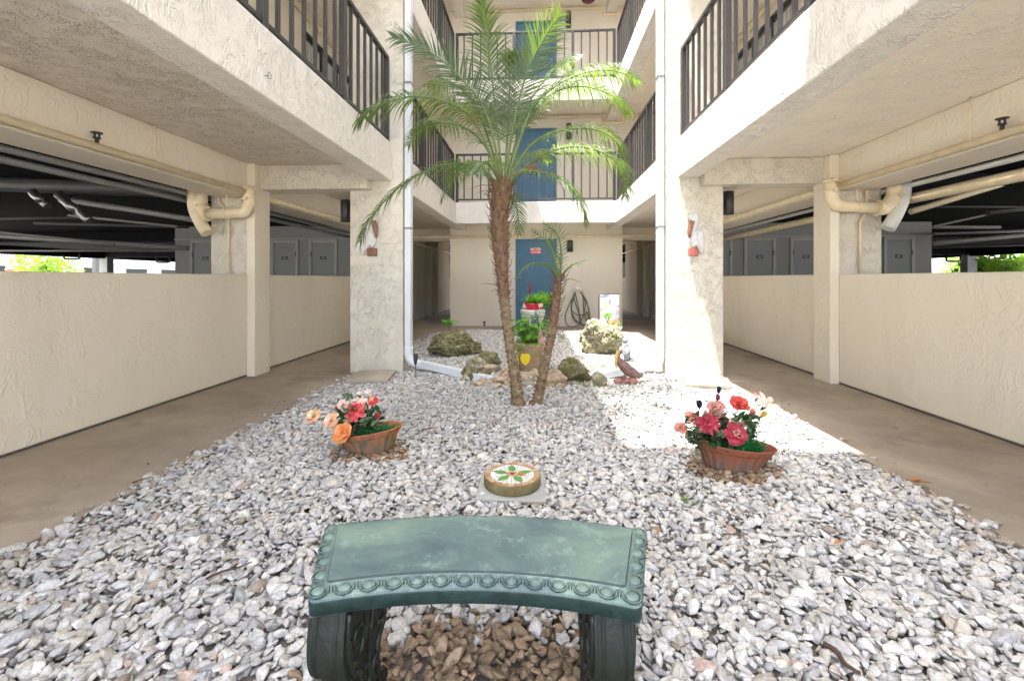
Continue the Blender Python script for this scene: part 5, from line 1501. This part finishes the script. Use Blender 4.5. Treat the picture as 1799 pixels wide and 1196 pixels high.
for k in range(170):
    a = r_.uniform(0, 2*PI); rr = r_.uniform(.02, .23); h = r_.uniform(.36, .70)
    base_ = b+Vector((math.cos(a)*.08, math.sin(a)*.08, .30)); tip = b+Vector((math.cos(a)*rr*1.25, math.sin(a)*rr*1.1, h-rr*.5))
    g.tube(spline([base_, (base_+tip)/2+Vector((0, 0, .03)), tip], 4), .0022, 4, 1)
    broad(g, tip, (math.cos(a), math.sin(a)-.3, r_.uniform(-.3, .4)), r_.uniform(.06, .11), r_.uniform(.022, .042))
g.build('foliage', [M['leaf_bright'], M['leaf_weed']], pot)
# hanging yellow leaf ornament
M['yellow_orn'] = simple('yellow_ornament', (.80, .62, .02), .4, var=.1)
c = P(923, 629, DP-.21)
g = MB(); poly = [(0, -.085), (.045, -.045), (.062, .0), (.055, .04), (.03, .062), (.008, .055), (0, .05), (-.008, .055), (-.03, .062), (-.055, .04), (-.062, 0), (-.045, -.045)]
g.prism(poly, -.004, .004, lambda a_, b_, d_: (c.x+a_, c.y+d_-.06*b_, c.z+b_-.005))
g.tube(spline([c+Vector((0, 0, .05)), c+Vector((.01, .01, .10)), c+Vector((.035, .06, .15))], 6), .0018, 5, 1)
o = g.build('yellow_leaf_ornament', [M['yellow_orn'], M['pipe_white']], None, bevel=.002); tag(o, 'yellow leaf shaped ornament hanging on the front of the clay pot', 'ornament')
c = P(907, 636, DP-.12); g = MB(); g.prism([(0, -.06), (.03, -.02), (.035, .03), (0, .06), (-.035, .03), (-.03, -.02)], -.004, .004, lambda a_, b_, d_: (c.x+a_, c.y+d_, c.z+b_)); g.tube([c, (c.x+.005, c.y, 0)], .004, 6)
tag(g.build('yellow_leaf_ornament', M['yellow_orn'], None), 'yellow leaf on a stake, half hidden by the big palm trunk', 'ornament')
# flag on a stick
M['flag_red'] = simple('flag_red', (.55, .02, .05), .6, var=.08); M['flag_white'] = simple('flag_white', (.78, .76, .74), .6, var=.04); M['flag_blue'] = simple('flag_blue', (.02, .03, .13), .6, var=.1)
DF = DP-.10
fl = thing('small_flag', 'small drooping American flag on a stick in the clay pot', 'flag', P(941, 600, DF))
g = MB(); g.tube([P(946, 625, DF), P(940, 540, DF)], .0035, 8); g.build('stick', M['trunk_hair'], fl)
# cloth hanging in folds: stripes vertical, canton on top
def cloth(x, y, k=0): return P(x, y, DF-.012+.012*math.sin(x*.9+k)+0.004*math.sin(y*.3))
g = MB(); W0 = (941, 962)
ns = 13; rows = 14
for s_ in range(ns):
    vs = []
    for j in range(rows+1):
        t = j/rows; y = 568+t*46; xl = 942-1*t+3*math.sin(t*3); xr = 948+8*min(1, t*1.6)+2*t
        for e in (0, 1): vs.append(cloth(xl+(xr-xl)*(s_+e)/ns, y+((s_+e)/ns)*3))
    g.add(vs, [(2*j, 2*j+1, 2*j+3, 2*j+2) for j in range(rows)], s_ % 2, True)
g.build('stripes', [M['flag_red'], M['flag_white']], fl, thick=.0015)
g = MB(); vs = []
for j in range(11):
    t = j/10; y = 543+t*30; xl = 941-4.5*t; xr = 941.5+8*t
    for e in range(7): vs.append(cloth(xl+(xr-xl)*e/6, y, 1)+Vector((0, -.006, 0)))
g.add(vs, [(j*7+e, j*7+e+1, (j+1)*7+e+1, (j+1)*7+e) for j in range(10) for e in range(6)], 0, True); cant = g.build('canton', M['flag_blue'], fl, thick=.0015)
g = MB()
for j in range(9):
    t = (j+.8)/10; y = 543+t*30; xl = 941-4.5*t; xr = 941.5+8*t; k_ = 2+int(3*t)+j % 2
    for e in range(k_):
        c = cloth(xl+(xr-xl)*(e+.5)/k_, y, 1)+Vector((0, -.0085, 0)); pl_ = []
        for q in range(10):
            rr = .0065 if q % 2 == 0 else .0028; pl_.append((rr*math.sin(q*PI/5), rr*math.cos(q*PI/5)))
        g.prism(pl_, 0, .001, lambda a_, b_, d_: (c.x+a_, c.y-d_, c.z+b_))
g.build('stars', M['flag_white'], cant)
# second tiny flags at the red bowl
# pedestal with mosaic bowl and red pot of bromeliads
DB = DP+.75; pb = P(936, 490, DB); pb.z = 0.02
ped = thing('plant_pedestal', 'white mosaic urn pedestal carrying the red pot behind the clay pot', 'pedestal', pb)
zt_ = P(936, 546, DB).z
def mosm():
    m = new_mat('white_mosaic', (.6, .6, .56), .5); t = NT(m); v = t.voro(60, 'DISTANCE_TO_EDGE'); col = t.voro(60, out='Color')
    c = t.ramp(t.noise(50, 2, .5), [(.4, (.62, .63, .58)), (.56, (.45, .5, .42)), (.66, (.25, .26, .2))]); t.color(t.mix(t.ramp(v, [(.02, 1), (.06, 0)]), c, (.2, .2, .17))); t.bump(v, .4, .004); return m
M['mosaic'] = mosm()
g = MB(); k = zt_
g.lathe([(.13, 0), (.13, .04), (.10, .06), (.06, .12), (.055, k*.45), (.07, k*.60), (.12, k*.72), (.165, k*.88), (.175, k*.97), (.165, k), (.0, k)], pb, 40); g.build('urn', M['mosaic'], ped)
rp = thing('red_pot', 'red pot of strap leaved bromeliads with one crimson spike on the white pedestal', 'plant pot', (pb.x, pb.y, zt_))
M['red_glaze'] = simple('red_glaze', (.55, .02, .035), .25, var=.06)
g = MB(); g.lathe([(.10, .0), (.115, .03), (.128, .09), (.135, .095), (.13, .105), (.12, .10), (.115, .08), (0, .08)], (pb.x, pb.y, zt_+.001), 40); g.build('pot', M['red_glaze'], rp)
g = MB(); r_ = random.Random(4); zb_ = zt_+.09
for cx_, n_, Ls in ((-.05, 22, .20), (.06, 26, .24), (.10, 18, .24)):
    for k_ in range(n_):
        a = k_*2.4; el = .35+.9*(k_/n_); d = Vector((math.cos(a)*math.cos(el), math.sin(a)*math.cos(el), math.sin(el)))
        leaf(g, (pb.x+cx_*.8, pb.y, zb_), d, Ls*r_.uniform(.75, 1.1), .012, 0, .42, .4)
for dx, el in ((-1, .35), (-1, .15), (-.9, .55), (1, .5), (1, .8)):
    leaf(g, (pb.x, pb.y-.03, zb_), (dx, -.3, el), .28, .010, 1, .6, .4)
g.build('foliage', [M['leaf_bright'], M['leaf_dark']], rp)
g = MB(); M['brom'] = leafmat('crimson_bract', (.30, .01, .04), (.45, .03, .07), .2)
for k_ in range(26):
    a = k_*2.4; h = zb_+.13+.006*k_; d = Vector((math.cos(a)*.6, math.sin(a)*.6, .9)); leaf(g, (pb.x-.04, pb.y, h), d, .055*(1-k_/50), .010, 0, .1, .4)
g.tube([(pb.x-.04, pb.y, zb_), (pb.x-.04, pb.y, zb_+.28)], .005, 6, 0); g.build('flower_spike', M['brom'], rp)
# small paper flags tucked beside the red pot
for dx, rot, lb in ((-.15, .3, 'tiny striped flag stuck left of the red pot'), (.10, -.25, 'tiny striped flag stuck in front of the red pot')):
    g = MB(); c = Vector((pb.x+dx, pb.y-.16 if dx > 0 else pb.y-.08, zt_+.02))
    Mx = Matrix.Translation(c) @ Matrix.Rotation(rot, 4, 'Y')
    g.box(-.002, .002, -.002, .002, -.02, .10, 1, M=Mx)
    for k_ in range(7): g.box(.002, .055, -.001, .001, .035+k_*.008, .043+k_*.008, k_ % 2, M=Mx)
    tag(g.build('tiny_flag', [M['flag_red'], M['flag_white']]), lb, 'flag', 'tiny flags by the red pot')

# leafy plants round the boulders
def plant(c, n, L, w_, label, seed, up=.6, stem=.0, mat='leaf_bright', name='small_plant', spread=1.0):
    r_ = random.Random(seed); root = thing(name, label, 'plant', c); g = MB(); s_ = MB(); c = Vector(c)
    for k in range(max(1, n//6)):
        a = r_.uniform(0, 6.28); q = c+Vector((math.cos(a)*.03*spread, math.sin(a)*.03*spread, stem*r_.uniform(.8, 1.1)))
        s_.tube([c-Vector((0, 0, .03)), (c+q)/2, q], [.005, .004, .003], 6)
        for j in range(6):
            a2 = j*1.1+r_.uniform(0, .5)
            leaf(g, q-Vector((0, 0, .01*j)), (math.cos(a2), math.sin(a2), r_.uniform(.1, 1)*up), L*r_.uniform(.7, 1.1), w_*r_.uniform(.8, 1.1), 0, .3)
    g.build('leaf_cluster', M[mat], root); s_.build('stem', M['palm_rachis'], root)
plant(P(789, 575, 7.3)-Vector((0, 0, .05)), 12, .15, .04, 'young plant with broad shiny leaves behind the mossy boulder', 2, 1.0, .12)
plant(P(816, 583, 7.4)-Vector((0, 0, .02)), 12, .10, .008, 'low dark purple spiky plant behind the mossy boulder', 4, .8, .03, 'leaf_dark')
plant(P(1067, 565, 7.0), 30, .09, .022, 'bright green leafy plant on top of the coral boulder', 5, 1.0, .10, spread=1.6)
plant(P(1081, 578, 6.95), 24, .08, .018, 'yellow green sprig at the right shoulder of the coral boulder', 6, 1.2, .06, 'leaf_weed', spread=1.4)
plant(PG(1213, 893), 24, .035, .006, 'small weed sprouting in the gravel in front of the right planter', 7, 1.0, .035, 'leaf_weed', 'weed', 1.2)
plant(PG(1232, 812), 24, .035, .006, 'pale weed sprouting at the left foot of the right planter', 8, 1.0, .04, 'leaf_weed', 'weed', 1.4)
plant(PG(786, 664), 18, .04, .008, 'weed patch in the gravel under the left downspout', 9, .6, .02, 'leaf_weed', 'weed', 2.2)
plant(PG(764, 672), 18, .04, .008, 'smaller weed patch further left below the left downspout', 10, .6, .02, 'leaf_weed', 'weed', 2.0)
plant(PG(983, 596), 24, .16, .012, 'grassy green tuft in the gravel right of the small palm', 11, .5, .03, 'leaf_bright', 'grass_tuft', 1.5)
plant(PG(918, 592), 36, .22, .03, 'broad leaved plant behind the clay pot', 12, .9, .12, 'leaf_bright', 'small_plant', 1.8)
plant(PG(960, 592)+Vector((0, 0, .12)), 72, .24, .034, 'tall bright plant behind the red pot in front of the blue door', 14, 1.3, .62, 'leaf_bright', 'small_plant', 3.4)
plant(PG(1060, 652), 18, .07, .012, 'grey tuft lying on the gravel behind the rounded yellowish rock', 15, .5, .02, 'leaf_gray', 'small_plant', 2.4)

# solar stake light
c = PG(730, 664); g = thing('garden_light', 'dark stake garden light beside the left downspout', 'garden light', c)
k = MB(); k.lathe([(.008, 0), (.009, .14), (.014, .17), (.0, .171)], c, 12); k.build('stake', M['pipe_gray'], g)
k = MB(); k.lathe([(.014, .16), (.026, .22), (.026, .27), (.02, .28), (0, .281)], c, 16); k.build('lamp_head', M['pipe_dark'], g)
# stub pipe at back wall foot
c = PY(851, 572, YB-.06); g = MB(); g.tube([(c.x, YB-.08, .008), (c.x, YB-.08, .10)], .02, 10); g.tube([(c.x, YB-.08, .10), (c.x, YB-.08, .13)], .032, 10)
tag(g.build('pipe_stub', M['trunk_hair']), 'rusty pipe stub at the foot of the back wall left of the palm', 'pipe')

# garden hose on its hanger
hz = P(1016, 508, 10.77); M['hose'] = simple('grey_green_hose', (.17, .17, .14), .5, var=.2)
hs = thing('garden_hose', 'grey garden hose looped on a wall hanger right of the blue door', 'hose', (hz.x, YB, 0))
def hp(x, y, o=0): q = PY(x, y, YB-.07-o); return q
g = MB()
loops_ = [[(1010, 516), (1000, 535), (993, 555), (997, 571), (1012, 573), (1020, 560), (1010, 530), (1008, 516)],
 [(1009, 515), (1003, 540), (1010, 560), (1022, 570), (1032, 572), (1026, 548), (1024, 520), (1019, 513)],
 [(1022, 515), (1031, 530), (1034, 552), (1029, 570), (1020, 566), (1017, 545), (1013, 525), (1010, 514)],
 [(1021, 514), (1028, 530), (1026, 550), (1018, 567), (1007, 560), (1004, 540), (1009, 522), (1012, 514)],
 [(1023, 517), (1034, 540), (1036, 560), (1030, 548), (1030, 552)], [(1004, 545), (1012, 552), (1026, 553), (1034, 548)]]
for i, lp in enumerate(loops_): g.tube(spline([hp(x, y, .018*(i % 3)) for x, y in lp], 30), .0125, 8)
g.build('hose', M['hose'], hs)
g = MB(); g.tube(fillet([hp(1008, 512, -.06), hp(1008, 512, .05), hp(1016, 508, .06), hp(1024, 512, .05), hp(1024, 512, -.06)], .03), .016, 8); c = hp(1016, 507, -.04); g.box(c.x-.06, c.x+.06, YB-.03, YB-.002, c.z-.05, c.z+.03); g.build('hanger', M['steel'], hs)

# garden banner with a beach picture
DBn = 7.4; c = P(1071.5, 543, DBn)
bn = thing('garden_banner', 'small pastel beach banner on a wire stand behind the coral boulder', 'banner', (c.x, c.y, 0))
def bp(u, v): return Vector((c.x+(u-.5)*.305, c.y+.012*math.sin(u*5+v*2), c.z+(.5-v)*.46))
g = MB(); nu, nv = 30, 44
vs = [bp(i/nu, j/nv) for j in range(nv+1) for i in range(nu+1)]; g.add(vs, [(j*(nu+1)+i, (j+1)*(nu+1)+i, (j+1)*(nu+1)+i+1, j*(nu+1)+i+1) for j in range(nv) for i in range(nu)], 0, True)
cols_ = [simple('banner_blue', (.42, .50, .75), .7), simple('banner_pale', (.75, .80, .80), .7), simple('banner_peach', (.80, .45, .30), .7), simple('banner_lilac', (.52, .48, .70), .7), simple('banner_sand', (.80, .72, .58), .7), simple('banner_orange', (.80, .50, .20), .7), simple('banner_grey', (.25, .27, .30), .7)]
for j in range(nv):
    for i in range(nu):
        u, v = (i+.5)/nu, (j+.5)/nv
        k_ = 0 if v < .08 else 1
        if v > .3 and abs(v-.42-.05*math.sin(u*6)) < .02: k_ = 6 if u > .5 else 1
        if v > .45: k_ = 4 if math.sin(v*22+u*4) > .2 else 3
        if v > .88: k_ = 5
        if (u-.33)**2/.035+(v-.45+u*.5-.1)**2/.012 < 1 and u < .52: k_ = 2
        if (u-.50)**2+(v-.24)**2*.6 < .007: k_ = 6
        g.m[j*nu+i] = k_
g.build('banner_cloth', cols_, bn, thick=.002)
g = MB(); g.tube(fillet([(c.x-.18, c.y+.01, 0), (c.x-.18, c.y+.01, c.z+.24), (c.x+.17, c.y+.01, c.z+.24)], .03), .005, 8); g.build('stand', M['black'], bn)
# small white heron-like garden ornament behind the pelican: grey duck silhouette stake
c = P(1101, 600, 6.2)
orn = thing('garden_ornament', 'grey and white bird ornament beside the coral boulder', 'ornament', (c.x, c.y, 0))
g = MB(); g.blob((c.x, c.y, .14), (.05, .09, .11), 3, .08, 2, 4); g.blob((c.x-.02, c.y, .30), (.04, .05, .045), 3, .05, 2, 5)
g.build('bird_body', simple('grey_white_stone', (.20, .21, .24), .8, var=.4, scale=20), orn)
g = MB(); g.tube([(c.x+.0, c.y-.02, .08), (c.x+.10, c.y-.05, .045)], [.02, .004], 8); g.build('beak', M['pipe_dark'], orn)
for (px, z0, z1, lb) in ((1087, .18, .42, 'thin white stake right of the coral boulder'),):
    c = P(px, 600, 6.9); g = MB(); g.tube([(c.x, c.y, 0), (c.x+.01, c.y, z1)], .010, 8); g.tube([(c.x+.01, c.y, z1-.1), (c.x+.05, c.y, z1)], .006, 6)
    tag(g.build('garden_stake', M['pipe_white']), lb, 'stake')

# ------------------------------------------------------------------ pelican statue
def skin(name, chains, mat, parent, sub=2):
    """chains: list of [(point, radius or (rx, ry))...] joined tubes grown with the Skin modifier"""
    me = bpy.data.meshes.new(name); vs = []; es = []; rd = []
    for ch in chains:
        o = len(vs)
        for i, (p, r) in enumerate(ch):
            vs.append(tuple(p)); rd.append(r)
            if i: es.append((o+i-1, o+i))
    me.from_pydata(vs, es, []); me.materials.append(mat)
    ob = bpy.data.objects.new(name, me); COL.objects.link(ob)
    ob.parent = parent; ob.matrix_parent_inverse = Matrix.Translation(-parent.location)
    md = ob.modifiers.new('skin', 'SKIN'); md.use_smooth_shade = True
    for i, r in enumerate(rd):
        me.skin_vertices[0].data[i].radius = r if isinstance(r, tuple) else (r, r)
    me.skin_vertices[0].data[0].use_root = True
    md = ob.modifiers.new('sub', 'SUBSURF'); md.levels = sub; md.render_levels = sub
    return ob
DQ = CH*800/(676-490)
def q(x, y, d=0.0): return P(x, y, DQ+d)
pe = thing('pelican_statue', 'brown carved pelican statue with a long yellow bill standing on pink stones', 'statue', Vector((q(1100, 490).x, q(1100, 490).y, 0)))
M['pel_brown'] = simple('carved_brown', (.22, .12, .095), .6, var=.4, scale=30, bump=.8, bscale=60)
M['pel_wing'] = simple('carved_wing', (.25, .15, .13), .6, var=.5, scale=24, bump=1.0, bscale=50)
k_ = DQ/800
skin('body', [[(q(1117, 665), 3*k_), (q(1111, 659), 7*k_), (q(1103, 650), 10*k_), (q(1095, 643), 10*k_), (q(1088, 634), 8*k_), (q(1084, 629), 5.5*k_), (q(1086, 623), 4*k_), (q(1089, 619), 4.2*k_), (q(1088, 615), 3.2*k_)]], M['pel_brown'], pe)
g = MB(); g.tube(spline([q(1087, 616, -.01), q(1083.5, 625, -.02), q(1082, 636, -.035), q(1083, 648, -.05)], 12), [.020, .021, .021, .020, .020, .019, .018, .017, .016, .014, .012, .009, .004], 10); g.build('bill', simple('yellow_bill', (.48, .30, .07), .5, var=.3, scale=20), pe)
for s_ in (-1, 1):
    g = MB()
    for r2 in range(4):
        for k2 in range(6):
            a = q(1090+r2*5+k2*1.2, 638+r2*5.0+k2*.5-k2*1.3, s_*.055-.006*r2*s_); e = q(1104+r2*6+k2*1.5, 651+r2*4.8+k2*.2-k2*1.0, s_*.045)
            g.ribbon([a, (a+e)/2+Vector((0, s_*.010, .004)), e], [.010, .013, .004], (0, 0, 1), 0, .2)
    g.build('wing', M['pel_wing'], pe, thick=.004)
g = MB(); g.blob(q(1089, 617, -.028), (.005, .004, .005), 2, 0); g.blob(q(1089, 617, .028), (.005, .004, .005), 2, 0); g.build('eye', M['black'], pe)
for s_ in (-1, 1):
    g = MB(); g.tube([q(1098, 657, s_*.03), q(1097, 668, s_*.03)], [.012, .010], 8)
    for t_ in (-.5, 0, .5): g.tube([q(1097, 668, s_*.03), q(1097, 668, s_*.03)+Vector((-.03, t_*.04, -.012))], [.006, .003], 6)
    g.build('leg', M['pel_brown'], pe)
M['pink_stone'] = simple('pink_stone', (.42, .21, .16), .8, var=.35, scale=18, bump=.4)
g = MB()
for i, (x, y, rx, rz) in enumerate(((1086, 669, 7, 6), (1094, 673, 9, 6), (1105, 674, 8, 5), (1113, 670, 7, 7), (1100, 668, 10, 5), (1090, 676, 8, 4), (1110, 677, 7, 4))):
    g.blob(q(x, y, (i % 3-1)*.03), (rx*k_, rx*k_*.8, rz*k_), 3, .15, 2, i)
g.build('stone_base', M['pink_stone'], pe)

# pelican wall plaques on the tall columns
M['plq_white'] = simple('plaque_white', (.62, .61, .60), .6, var=.12, scale=20, bump=.5, bscale=40)
M['plq_brown'] = simple('plaque_brown', (.20, .085, .055), .55, var=.3, scale=12)
M['plq_red'] = simple('plaque_red', (.36, .10, .085), .6, var=.2, scale=12)
def plaque(mirror, px0, label, mt):
    YP = 5.37
    def w(x, y): return PY(px0+(x-1220)*mirror, y, YP)
    root = thing('pelican_plaque', label, 'wall plaque', w(1220, 412), 'carved pelican plaques')
    def rel(name, poly, th, mat, y0=0.0, par=root):
        pts = [w(x, y) for x, y in poly]; cx_ = sum(p.x for p in pts)/len(pts); cz_ = sum(p.z for p in pts)/len(pts)
        g = MB(); n = len(pts); rows = [(1.0, 0), (.99, th*.45), (.9, th*.8), (.6, th), (.0, th*1.05)]
        vs = []
        for k, d in rows:
            for p in pts: vs.append((cx_+(p.x-cx_)*k, YP-.001-y0-d, cz_+(p.z-cz_)*k))
        fs = [(i*n+j, i*n+(j+1) % n, (i+1)*n+(j+1) % n, (i+1)*n+j) for i in range(len(rows)-1) for j in range(n)]
        g.add(vs, fs, 0, True); return g.build(name, mat, par)
    def sm(poly, n=40): return [(v.x, v.y) for v in spline([Vector((a, b, 0)) for a, b in poly+[poly[0]]], n)[:-1]]
    rel('body', sm([(1221, 403), (1229, 402), (1234, 408), (1236, 420), (1236, 437), (1233, 449), (1226, 440), (1221, 432), (1216, 436), (1211, 428), (1210, 420), (1214, 408)]), .05, M['plq_white'])
    rel('neck', sm([(1209, 386), (1210, 378), (1216, 374), (1224, 375), (1227, 382), (1225, 392), (1222, 402), (1218, 410), (1213, 412), (1214, 402), (1217, 392), (1216, 386), (1213, 389)]), .06, M['plq_white'])
    rel('bill', sm([(1210, 388), (1220, 384), (1217, 396), (1213, 408), (1210, 419), (1207, 414), (1207, 400)]), .035, mt, .03)
    rel('wing', sm([(1223, 407), (1231, 406), (1234, 418), (1234, 436), (1231, 444), (1226, 432), (1222, 420)]), .02, M['plq_white'], .05)
    g = MB(); a, b_ = w(1209, 436), w(1225, 450); x0, x1 = sorted((a.x, b_.x)); g.box(x0, x1, YP-.05, YP-.001, b_.z, a.z); g.build('perch', M['plq_red'] if mirror > 0 else M['plq_brown'], root, bevel=.008)
    c = w(1213.5, 381); g = MB(); g.blob((c.x, YP-.062, c.z), (.006, .004, .006), 2, 0); g.build('eye', M['black'], root)
plaque(1, 1220, 'white carved pelican plaque with red perch on the right tall column', M['plq_red'] if False else M['plq_brown'])
plaque(-1, 652, 'white carved pelican plaque with brown perch on the left tall column, partly behind the frond', M['plq_brown'])

# ------------------------------------------------------------------ litter on the ground
def twig(a, b, r, label, seed):
    r_ = random.Random(seed); a, b = PG(*a, .03), PG(*b, .035); m1 = (a*2+b)/3+Vector((r_.uniform(-.01, .01), r_.uniform(-.01, .01), .012)); m2 = (a+b*2)/3+Vector((r_.uniform(-.01, .01), 0, .012))
    a.z += .012; b.z += .012
    g = MB(); g.tube(spline([a, m1, m2, b], 10), [r*(1-.05*i) for i in range(11)], 7); tag(g.build('twig', M['twig']), label, 'twig', 'twigs on the gravel')
M['twig'] = simple('twig_bark', (.07, .04, .025), .9, var=.4, scale=40, bump=.6)
twig((362, 1022), (442, 992), .0045, 'thin dark twig on the gravel left of the bench', 1)
twig((1447, 1138), (1512, 1190), .009, 'thick dark stick on the gravel right of the bench', 2)
twig((232, 852), (262, 842), .004, 'twig lying on the left walkway edge', 3)
twig((1482, 1020), (1510, 1045), .004, 'short brown twig on the gravel far right of the bench', 4)
twig((735, 760), (770, 752), .003, 'small twig on the gravel right of the left planter', 5)
M['dry_leaf'] = leafmat('dry_leaf', (.28, .13, .06), (.45, .24, .12), .15)
for i, (x, y, L_, lb) in enumerate(((1600, 860, .11, 'curled orange brown leaf on the right walkway edge'), (1575, 757, .05, 'small brown leaf on the right walkway near the low wall'), (766, 768, .04, 'orange leaf scrap on the gravel near the left planter'), (1480, 968, .045, 'tan leaf on the gravel right of the bench'), (1148, 946, .035, 'brown leaf scrap beside the bench back corner'), (455, 715, .03, 'dark leaf scrap on the left walkway'), (1408, 724, .03, 'small brown scrap on the right walkway behind the flowers'))):
    c = PG(x, y); c.z = .014 if abs(c.x) > 2.1 else .04
    g = MB(); a = i*1.3; leaf(g, c, (math.cos(a), math.sin(a)*.4, .12), L_, L_*.28, 0, .25, .5); leaf(g, c+Vector((.01, .01, .003)), (math.cos(a+.5), math.sin(a+.5)*.4, .2), L_*.6, L_*.2, 0, .4, .5)
    tag(g.build('dry_leaf', M['dry_leaf']), lb, 'leaf', 'dry leaves on the ground')

# bits of bark, chips and dead leaf lying between the stones
r_ = random.Random(77); g = MB()
for k in range(420):
    x = r_.uniform(-2.08, 2.08); y = r_.uniform(.4, 9.5) if r_.random() < .6 else r_.gauss(3.9, .5)
    if r_.random() < .35: x = math.copysign(2.1+abs(r_.gauss(0, .12)), x)
    z = .036 if abs(x) < 2.1 else .012; a = r_.uniform(0, 6.28); L_ = r_.uniform(.008, .03); w_ = L_*r_.uniform(.12, .4)
    d_ = Vector((math.cos(a), math.sin(a), r_.uniform(-.1, .25))); c = Vector((x, y, z))
    g.ribbon([c, c+d_*L_*.5+Vector((0, 0, .003)), c+d_*L_], [w_*.4, w_, w_*.2], d_.cross(Vector((0, 0, 1))), r_.randrange(2), .4)
tag(g.build('leaf_litter', [M['dry_leaf'], M['twig']], local=False), 'tiny brown bits of dead leaf and bark scattered over the gravel', 'leaf litter', kind='stuff')
